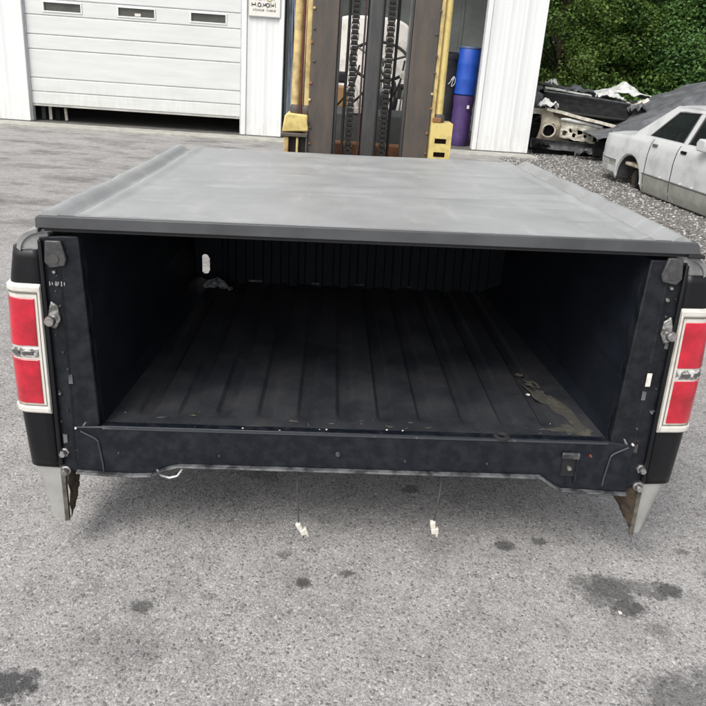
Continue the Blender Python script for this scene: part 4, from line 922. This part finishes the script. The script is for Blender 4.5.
# greenhouse
HR = .49
def G(s, h, off=0, sgn=-1):
    """point of the cabin side: s along at belt, h 0 belt .. 1 roof edge"""
    s = s-.22*min(1, max(0, (s-.6)/.8)) if s < 3.6 else s-.22-.2*0
    x = .095+(.22*max(0,h)**1.25)-off; z = .805+HR*h
    return Vector((x if sgn < 0 else CW-x, -s, z))
def gpoly(pts, off, th, m, name, sgn):
    a = [G(s, h, off, sgn) for s, h in pts]; b_ = [G(s, h, off-th, sgn) for s, h in pts]; n = len(pts)
    return MB().add(a+b_, [tuple(range(n)), tuple(range(n, 2*n))[::-1]]+[(i, (i+1) % n, n+(i+1) % n, n+i) for i in range(n)]).build(name, m, car, bevel=.004)
for sgn in (-1, 1):
    gpoly([(1.12, -.06), (1.25, .10), (1.90, .99), (2.16, .99), (2.16, .88), (2.02, .80), (1.66, .04), (1.66, -.02)], 0, .035, car_white, 'c_pillar', sgn)
    gpoly([(2.545, -.02), (2.545, .86), (2.66, .86), (2.66, -.02)], 0, .03, car_white, 'b_pillar', sgn)
    gpoly([(2.12, .86), (2.12, 1.0), (3.16, 1.0), (3.12, .86)], .002, .035, car_white, 'roof_rail', sgn)
    gpoly([(3.66, -.02), (3.02, .88), (3.12, .95), (3.85, -.02)], 0, .03, car_white, 'a_pillar', sgn)
    gpoly([(1.66, -.03), (3.7, -.03), (3.7, .035), (1.66, .035)], .002, .03, car_white, 'window_sill', sgn)
    gpoly([(1.68, .04), (2.03, .80), (2.14, .86), (2.535, .86), (2.535, .04)], -.012, .004, car_glass, 'window_glass', sgn)
    gpoly([(2.67, .04), (2.67, .86), (3.03, .86), (3.6, .04)], -.012, .004, car_glass, 'window_glass', sgn)
    gpoly([(1.655, .035), (2.02, .83), (2.045, .80), (1.685, .035)], .004, .02, car_mould, 'window_seal', sgn)
    gpoly([(2.02, .84), (2.56, .885), (2.56, .86), (2.05, .81)], .004, .02, car_mould, 'window_seal', sgn)
    gpoly([(2.53, .03), (2.53, .86), (2.55, .86), (2.55, .03)], .004, .02, car_mould, 'window_seal', sgn)
    gpoly([(2.655, .03), (2.655, .86), (2.675, .86), (2.675, .03)], .004, .02, car_mould, 'window_seal', sgn)
    gpoly([(2.30, .04), (2.24, .86), (2.255, .86), (2.318, .04)], .0, .012, car_mould, 'vent_bar', sgn) if False else None
def roof_fn(u, v):
    s = 1.68+1.24*u; t = abs(v-.5)*2; x0 = .30
    return (x0+(CW-2*x0)*v, -s, .805+HR+.045*(1-t**3)-.02*(abs(u-.5)*2)**2)
MB().slab(roof_fn, 14, 18, (0, 0, -.03)).build('roof', car_white, car)
MB().slab(lambda u, v: (.14+.18*u+(CW-.28-.36*u)*v, -(1.02+.68*u), .80+(HR-.005)*u+.03*math.sin(math.pi*v)), 8, 12, (0, 0, -.006)).build('rear_glass', car_glass, car)
MB().slab(lambda u, v: (.14+.18*u+(CW-.28-.36*u)*v, -(3.64-.74*u), .81+(HR-.005)*u+.03*math.sin(math.pi*v)), 8, 12, (0, 0, -.006)).build('windscreen', car_glass, car)
mi = MB().prism([(-3.10, .80), (-2.94, .80), (-2.91, .90), (-2.96, .96), (-3.11, .945)], -.10, .06, 'x').build('door_mirror', car_white, car, bevel=.015)

# ================================================================== junk pile behind
# stripped beige car front with a round headlight hole
j = empty('stripped_car', (3.05, 13.35, 0), R(4), 'beige stripped car front with a round headlight hole beside the building corner', 'wrecked car')
def jf(u, v):
    x = .15+.66*u; z = .26+.52*v; return (x+.05*math.sin(v*3)*(1-u), -.10*math.sin(math.pi*v)*max(0,math.sin(math.pi*u))**.5+.08*u*u, z+.08*math.sin(u*3.14)*v-.08*u*v)
MB().slab(jf, 30, 22, (0, .03, 0), lambda u, v: ((u-.27)*.66)**2+((v-.34)*.52)**2 < .115**2).build('fender', beige_metal, j)
rr = [(.15+.66*.27+.125*math.cos(R(a)), -.03, .26+.52*.34+.115*math.sin(R(a))) for a in range(0, 361, 15)]
rr = [(a, b_-.06, c_) for a, b_, c_ in rr]
MB().tube(rr, .016, 6, False).build('headlight_rim', cream_metal, j)
MB().lathe([(.001, .12), (.11, .10), (.13, .02)], (.15+.66*.27, .05, .26+.52*.34), 18, 'y').build('headlight_bucket', junk_dark, j)
# radiator support frame
m = MB()
def rs(u, v): return (.54+.78*u+.02*fnoise(u*6, v*4, 1), -.16+.02*fnoise(u*5, v*5), .34+.30*v-.10*u+.03*fnoise(u*7, 2, v*2))
def rh(u, v):
    for (a, c, q, w_) in ((.10, .30, .05, .16), (.24, .52, .04, .12), (.33, .28, .055, .13), (.47, .5, .07, .10), (.60, .3, .04, .12), (.72, .55, .05, .14), (.86, .35, .06, .2)):
        if ((u-a)/q)**4+((v-c)/w_)**4 < 1: return True
    return False
MB().slab(rs, 40, 18, (0, .05, 0), rh).build('radiator_support', cream_metal, j, ang=30)
MB().tube([(.50, -.18, .665), (.62, -.18, .66), (.95, -.18, .62), (1.3, -.16, .56)], [.02, .035, .026, .03], 8).build('support_bar', white_scrap, j)
MB().box(.1, 2.6, .25, 1.7, .15, .45).build('engine_bay', junk_dark, j, bevel=.04)
MB().slab(lambda u, v: (.02+1.75*u, -.14+.05*math.sin(v*3)-.05*math.sin(u*3.1), .12+.17*v-.05*u+.015*fnoise(u*6, v*3)), 26, 8, (0, .06, 0)).build('bumper', junk_grey, j, bevel=.006)
MB().slab(lambda u, v: (.10+1.6*u, -.08, .02+.10*v-.02*u+.01*fnoise(u*8, v)), 18, 3, (0, .04, 0)).build('lower_valance', junk_dark, j)
for x_ in (.45, 1.45): MB().lathe([(.08, -.1), (.26, -.1), (.28, -.06), (.28, .08), (.08, .1)], (x_, .5, .16), 20, 'x').build('tyre', rubber, j)
# cream sills and strips lying on it
def plank(name, p0, p1, w_, h_, m, label, cat='scrap', wob=.01, grp=None):
    p0, p1 = Vector(p0), Vector(p1); d = p1-p0; L_ = d.length
    o = MB().slab(lambda u, v: (L_*u, -w_/2+w_*v, wob*fnoise(u*6, v*3, L_)), max(6, int(L_*14)), 4, (0, 0, h_)).build(name, m, None, bevel=min(h_, .01)*.3)
    o.location = p0; o.rotation_euler = d.to_track_quat('X', 'Z').to_euler(); return tag(o, label, cat, grp)
plank('scrap_sill', (3.28, 13.3, .80), (4.95, 13.25, .50), .22, .055, cream_metal, 'long cream sill panel lying slanted across the stripped car', 'car panel')
plank('scrap_strip', (3.42, 13.32, .735), (4.15, 13.3, .60), .12, .04, mat('brown_strip', (.12, .07, .045), .8), 'rust brown strip under the long cream sill panel', 'metal strip')
plank('scrap_strip', (3.08, 13.6, .72), (3.50, 13.45, .70), .30, .09, cream_metal, 'short cream piece on the stripped car next to the building corner', 'car panel')
# black hood or truck cap lying over it
hd = empty('black_car_hood', (3.28, 13.5, .78), R(2), 'long black car hood lying on top of the stripped car', 'car hood')
MB().slab(lambda u, v: (1.72*u, -.26+.9*v-.05*math.sin(u*3.1), .02-.10*u+.30*(v**.5)-.10*(v > .8)*0+.02*fnoise(u*3, v*3)), 30, 16, (0, .02, .03)).build('hood_skin', junk_dark, hd)
MB().tube([(0, -.27, .03), (.8, -.31, -.02), (1.72, -.27, -.07)], .022, 8).build('hood_edge', grease, hd)
MB().tube([(0.02, .2, .33), (.8, .15, .28), (1.70, .2, .20)], .02, 8).build('hood_hinge_edge', junk_grey, hd)
# wheel of grey engine bits at the right of the hood
for k, (x_, y_, z_, s_, m_, lab) in enumerate(((5.02, 13.4, .62, .12, junk_grey, 'round grey engine casting at the right end of the black hood'), (5.10, 13.6, .86, .10, junk_dark, 'small black engine casting above the grey one'), (3.18, 13.7, .92, .16, junk_grey, 'grey crumpled casting left of the black hood by the wall corner'))):
    o = MB().grid(lambda u, v: (s_*(1+.35*fnoise(u*5, v*5, k))*math.sin(math.pi*v)*math.cos(6.2832*u), s_*math.sin(math.pi*v)*math.sin(6.2832*u), s_*1.1*(1+.2*fnoise(u*4, v*6, k+3))*math.cos(math.pi*v)), 16, 10).build('engine_casting', m_, None, ang=20)
    o.location = (x_, y_, z_); tag(o, lab, 'engine part')
# pile of panels behind
bits = [((3.30, 13.25, .86), .34, .20, .10, 21, white_scrap, 'bent cream flap above the left end of the long cream sill', 'scrap'),
        ((4.98, 13.3, .88), .40, .30, .12, 22, junk_grey, 'crushed grey bracket at the right end of the black hood', 'scrap'),
        ((4.72, 14.3, 1.04), .55, .40, .12, 23, white_scrap, 'torn pale flap at the left foot of the crumpled white panel', 'scrap'),
        ((5.42, 14.2, .92), .75, .40, .10, 24, cream_metal, 'pale bent panel leaning right of the crumpled white panel', 'car panel'),
        ((4.10, 14.3, 1.10), .60, .40, .12, 25, junk_grey, 'crushed grey panel on top of the pile left of the white panel', 'car panel'),
        ((3.16, 14.0, 1.06), .45, .40, .20, 26, junk_grey, 'grey mangled sheet at the wall corner on top of the junk pile', 'car panel'),
        ((3.25, 13.15, .16), .30, .25, .14, 27, junk_dark, 'black scrap on the ground by the wall corner', 'scrap'),
        ((4.62, 12.75, .12), .45, .30, .14, 28, junk_dark, 'black tangled scrap on the ground behind the sedan tail', 'scrap'),
        ((4.15, 12.95, .08), .55, .30, .10, 29, junk_grey, 'flattened grey scrap on the ground before the stripped car', 'scrap')]
plank('sheet_metal', (3.35, 14.6, 1.22), (4.45, 14.5, 1.10), .5, .03, junk_grey, 'flat grey panel edge behind the black hood', 'car panel', .03)
plank('sheet_metal', (3.42, 14.2, 1.15), (4.30, 14.1, 1.06), .10, .03, white_scrap, 'thin white strip along the top of the junk pile', 'metal strip', .02)
plank('sheet_metal', (4.35, 14.9, 1.02), (5.9, 14.7, .92), .7, .03, junk_grey, 'broad grey panel behind the torn white panel', 'car panel', .05)
def crumple(name, loc, sx, sy, sz, seed, m, label, cat):
    def fn(u, v): return ((u-.5)*sx, (v-.5)*sy, sz*(1-abs(u-.45)*1.7)*(1-abs(v-.5))+.10*fnoise(u*3+seed, v*3, seed)+.05*fnoise(u*8, v*8, seed))
    o = MB().slab(fn, 18, 14, (0, 0, .01)).build(name, m, None, ang=12); o.location = loc; return tag(o, label, cat)
crumple('torn_panel', (5.15, 14.8, 1.04), 1.05, .9, .30, 3, white_scrap, 'crumpled white panel on top of the junk pile left of the grey tarp', 'car panel')
crumple('torn_panel', (3.66, 14.7, 1.18), .22, .3, .16, 9, white_scrap, 'small peaked white scrap on the junk pile close to the building', 'scrap')
crumple('torn_panel', (5.95, 14.6, .96), 1.3, .8, .14, 12, mat('pale_teal_scrap', (.36, .40, .38), .5), 'pale grey green panel between the white panel and the tarp', 'car panel')
for (l_, a_, b__, c__, sd_, m_, lab_, cat_) in bits: crumple('scrap_piece', l_, a_, b__, c__, sd_, m_, lab_, cat_)
# filler wrecks behind: dark car bodies
for k, (x_, y_, sx_, h_, m_, lab) in enumerate(((3.2, 15.0, 2.4, 1.02, junk_dark, 'dark wrecked car body at the back of the junk pile beside the building'), (5.9, 15.6, 2.6, .95, junk_grey, 'grey wrecked car body behind the tarp covered car'))):
    wr = empty('wrecked_car', (x_, y_, 0), R(3), lab, 'wrecked car')
    MB().prism([(0, .15), (0, .62), (.5, .75), (.9, h_), (1.9, h_), (sx_-.1, .74), (sx_, .6), (sx_, .15)], 0, 1.6).build('car_shell', m_, wr, bevel=.05, seg=3)
    for q in (.5, sx_-.5): MB().lathe([(.08, -.1), (.28, -.1), (.3, -.06), (.3, .08), (.08, .1)], (q, -.02, .3), 20, 'y').build('tyre', rubber, wr)
# tarp draped over a car
tc_ = empty('tarp_covered_car', (4.2, 12.9, 0), R(-3), 'car under a wrinkled grey tarp behind the white sedan', 'covered car')
def tz(x, y):
    # low nose at the left rising to the roof at the right
    base = np.interp(x, [-.4, .0, .5, 1.2, 1.9, 2.5, 3.1, 3.9, 5.0, 5.6], [.40, .52, .68, 1.06, 1.40, 1.54, 1.58, 1.56, 1.48, 1.0])
    return base
def tarp_fn(u, v):
    x = -.22+5.6*u+.9*(v-.25)**2*(1-u); y = -.55+2.5*v; e = max(0., min(v/.16, (1-v)/.16, 1.)); z = tz(x, y)*(1-(.12+.3*min(1, max(0, x/2)))*(1-max(0, e))**1.6)
    if v < .16: z -= .06*math.sin(u*9)*(1-v/.16)
    z += .05*fnoise(x*2.2, y*2, 12)+.035*fnoise(x*1.2, y*1.2, 2)+.035*fnoise(x*3.5, y*3.5, 5)+.02*abs(fnoise(x*7, y*5, 8))+.02*math.sin(x*5+y*9)*.6
    y += .06*fnoise(x*2, 0, 4)*(1-e)
    return (x, y, max(z, .02))
MB().slab(tarp_fn, 110, 50, (0, 0, -.012)).build('tarp', tarp_m, tc_, ang=70)
MB().prism([(.15, .12), (.1, .36), (.9, .46), (1.9, .80), (2.6, 1.1), (4.7, 1.12), (5.0, .75), (5.0, .15)], -.1, 1.5).build('car_shell', junk_dark, tc_, bevel=.05)
MB().slab(lambda u, v: (-.1+2.2*u, -.20-.03*v, .10+.26*v), 12, 4, (0, .05, 0)).build('bumper', junk_dark, tc_)
for q in (.7, 3.9): MB().lathe([(.08, -.1), (.28, -.1), (.3, -.06), (.3, .08), (.08, .1)], (q, -.12, .28), 20, 'y').build('tyre', rubber, tc_)

# ================================================================== trees
def leaves(name, centers, radii, per, size, m, parent, squash=.8):
    n = len(centers)*per; c = np.repeat(np.asarray(centers, float), per, 0); r = np.repeat(np.asarray(radii, float), per)
    d = rng.normal(size=(n, 3)); d /= np.linalg.norm(d, axis=1)[:, None]; rad = r*rng.random(n)**.42
    P = c+d*rad[:, None]*np.array([1, 1, squash])
    a = rng.normal(size=(n, 3)); a[:, 2] *= .6; a /= np.linalg.norm(a, axis=1)[:, None]
    nrm = d*.7+rng.normal(size=(n, 3))*.6+np.array([0, 0, .5]); b_ = np.cross(nrm, a); b_ /= np.linalg.norm(b_, axis=1)[:, None]
    a = np.cross(b_, nrm); a /= np.linalg.norm(a, axis=1)[:, None]; nn = np.cross(a, b_)
    s = (size*rng.uniform(.6, 1.35, n))[:, None]
    V = np.stack([P-a*s*.5, P+b_*s*.26+nn*s*.05, P+a*s*.5-nn*s*.08, P-b_*s*.26+nn*s*.05], 1).reshape(-1, 3)
    me = bpy.data.meshes.new(name); me.vertices.add(4*n); me.vertices.foreach_set('co', V.reshape(-1).astype(np.float32))
    me.loops.add(4*n); me.loops.foreach_set('vertex_index', np.arange(4*n, dtype=np.int32)); me.polygons.add(n)
    me.polygons.foreach_set('loop_start', np.arange(0, 4*n, 4, dtype=np.int32)); me.update(calc_edges=True)
    me.materials.append(m); o = bpy.data.objects.new(name, me); COL.objects.link(o); o.parent = parent; return o
def tree(x, y, H, RX_, m, label, ncl=90, per=260, size=.13, z0=.1, seed=0):
    t = empty('tree', (x, y, 0), 0, label, 'tree', 'trees behind the junk cars'); rs_ = np.random.default_rng(seed)
    tr = MB(); tr.tube([(0, 0, 0), (.05, .03, H*.25), (-.05, .05, H*.5), (.05, 0, H*.8)], [.17, .13, .09, .03], 10)
    C, RR = [], []
    for k in range(ncl):
        zz = z0+(H-z0)*rs_.random()**.85; prof = RX_*max(0.,1-((zz-H*.38)/(H*.66))**2)**.5 if abs(zz-H*.38) < H*.66 else .2
        a = rs_.random()*6.283; q = prof*(.55+.5*rs_.random()); C.append((q*math.cos(a), q*math.sin(a), zz)); RR.append(.38+.32*rs_.random())
        if k % 4 == 0: tr.tube([(0, 0, max(.3, zz*.6)), (q*.5*math.cos(a), q*.5*math.sin(a), zz*.85), C[-1]], [.05, .03, .01], 5)
    tr.build('trunk', bark, t); leaves('crown', C, RR, per, size, m, t); return t
specs = [(4.9, 19.3, 5.2, 1.9, leafC, 'olive green leafy tree right beside the building corner', 1), (6.9, 20.2, 5.8, 2.0, leafA, 'mid green tree behind the torn white panel', 2),
         (8.9, 19.0, 4.6, 1.9, leafB, 'dark green bushy tree behind the tarp covered car', 3), (11.0, 20.2, 6.2, 2.2, leafA, 'mid green tree at the right edge beyond the sedan roof', 4),
         (2.9, 20.6, 6.0, 2.0, leafB, 'dark green tree mostly hidden behind the building', 5), (5.9, 22.8, 7.2, 2.4, leafB, 'tall dark green tree in the second row left of the sky gap', 6), (13.6, 19.8, 6.4, 2.4, leafB, 'tall dark tree just outside the right edge', 7),
         (9.9, 23.2, 4.3, 2.4, leafB, 'low dark green tree in the second row right of the sky gap', 8)]
for (x_, y_, H_, r_, m_, lab, sd_) in specs: tree(x_, y_, H_, r_, m_, lab, seed=sd_, ncl=115 if r_ < 2.3 else 140, per=440, size=.088, z0=.15)
# undergrowth
C = [(rng.uniform(3, 14), rng.uniform(17.2, 18.6), rng.uniform(.1, 1.1)) for _ in range(110)]
tag(leaves('undergrowth', C, [.4]*110, 170, .11, leafB, None), 'dense low green scrub at the foot of the trees', 'undergrowth', kind='stuff')
MB_far = [(rng.uniform(-12, 34), rng.uniform(28, 34), rng.uniform(.3, 5.5)) for _ in range(260)]
tag(leaves('far_wood', MB_far, [1.5]*260, 150, .34, leafB, None), 'distant dark green wood behind the nearer trees', 'wood', kind='stuff')
print('objects', len(bpy.data.objects))
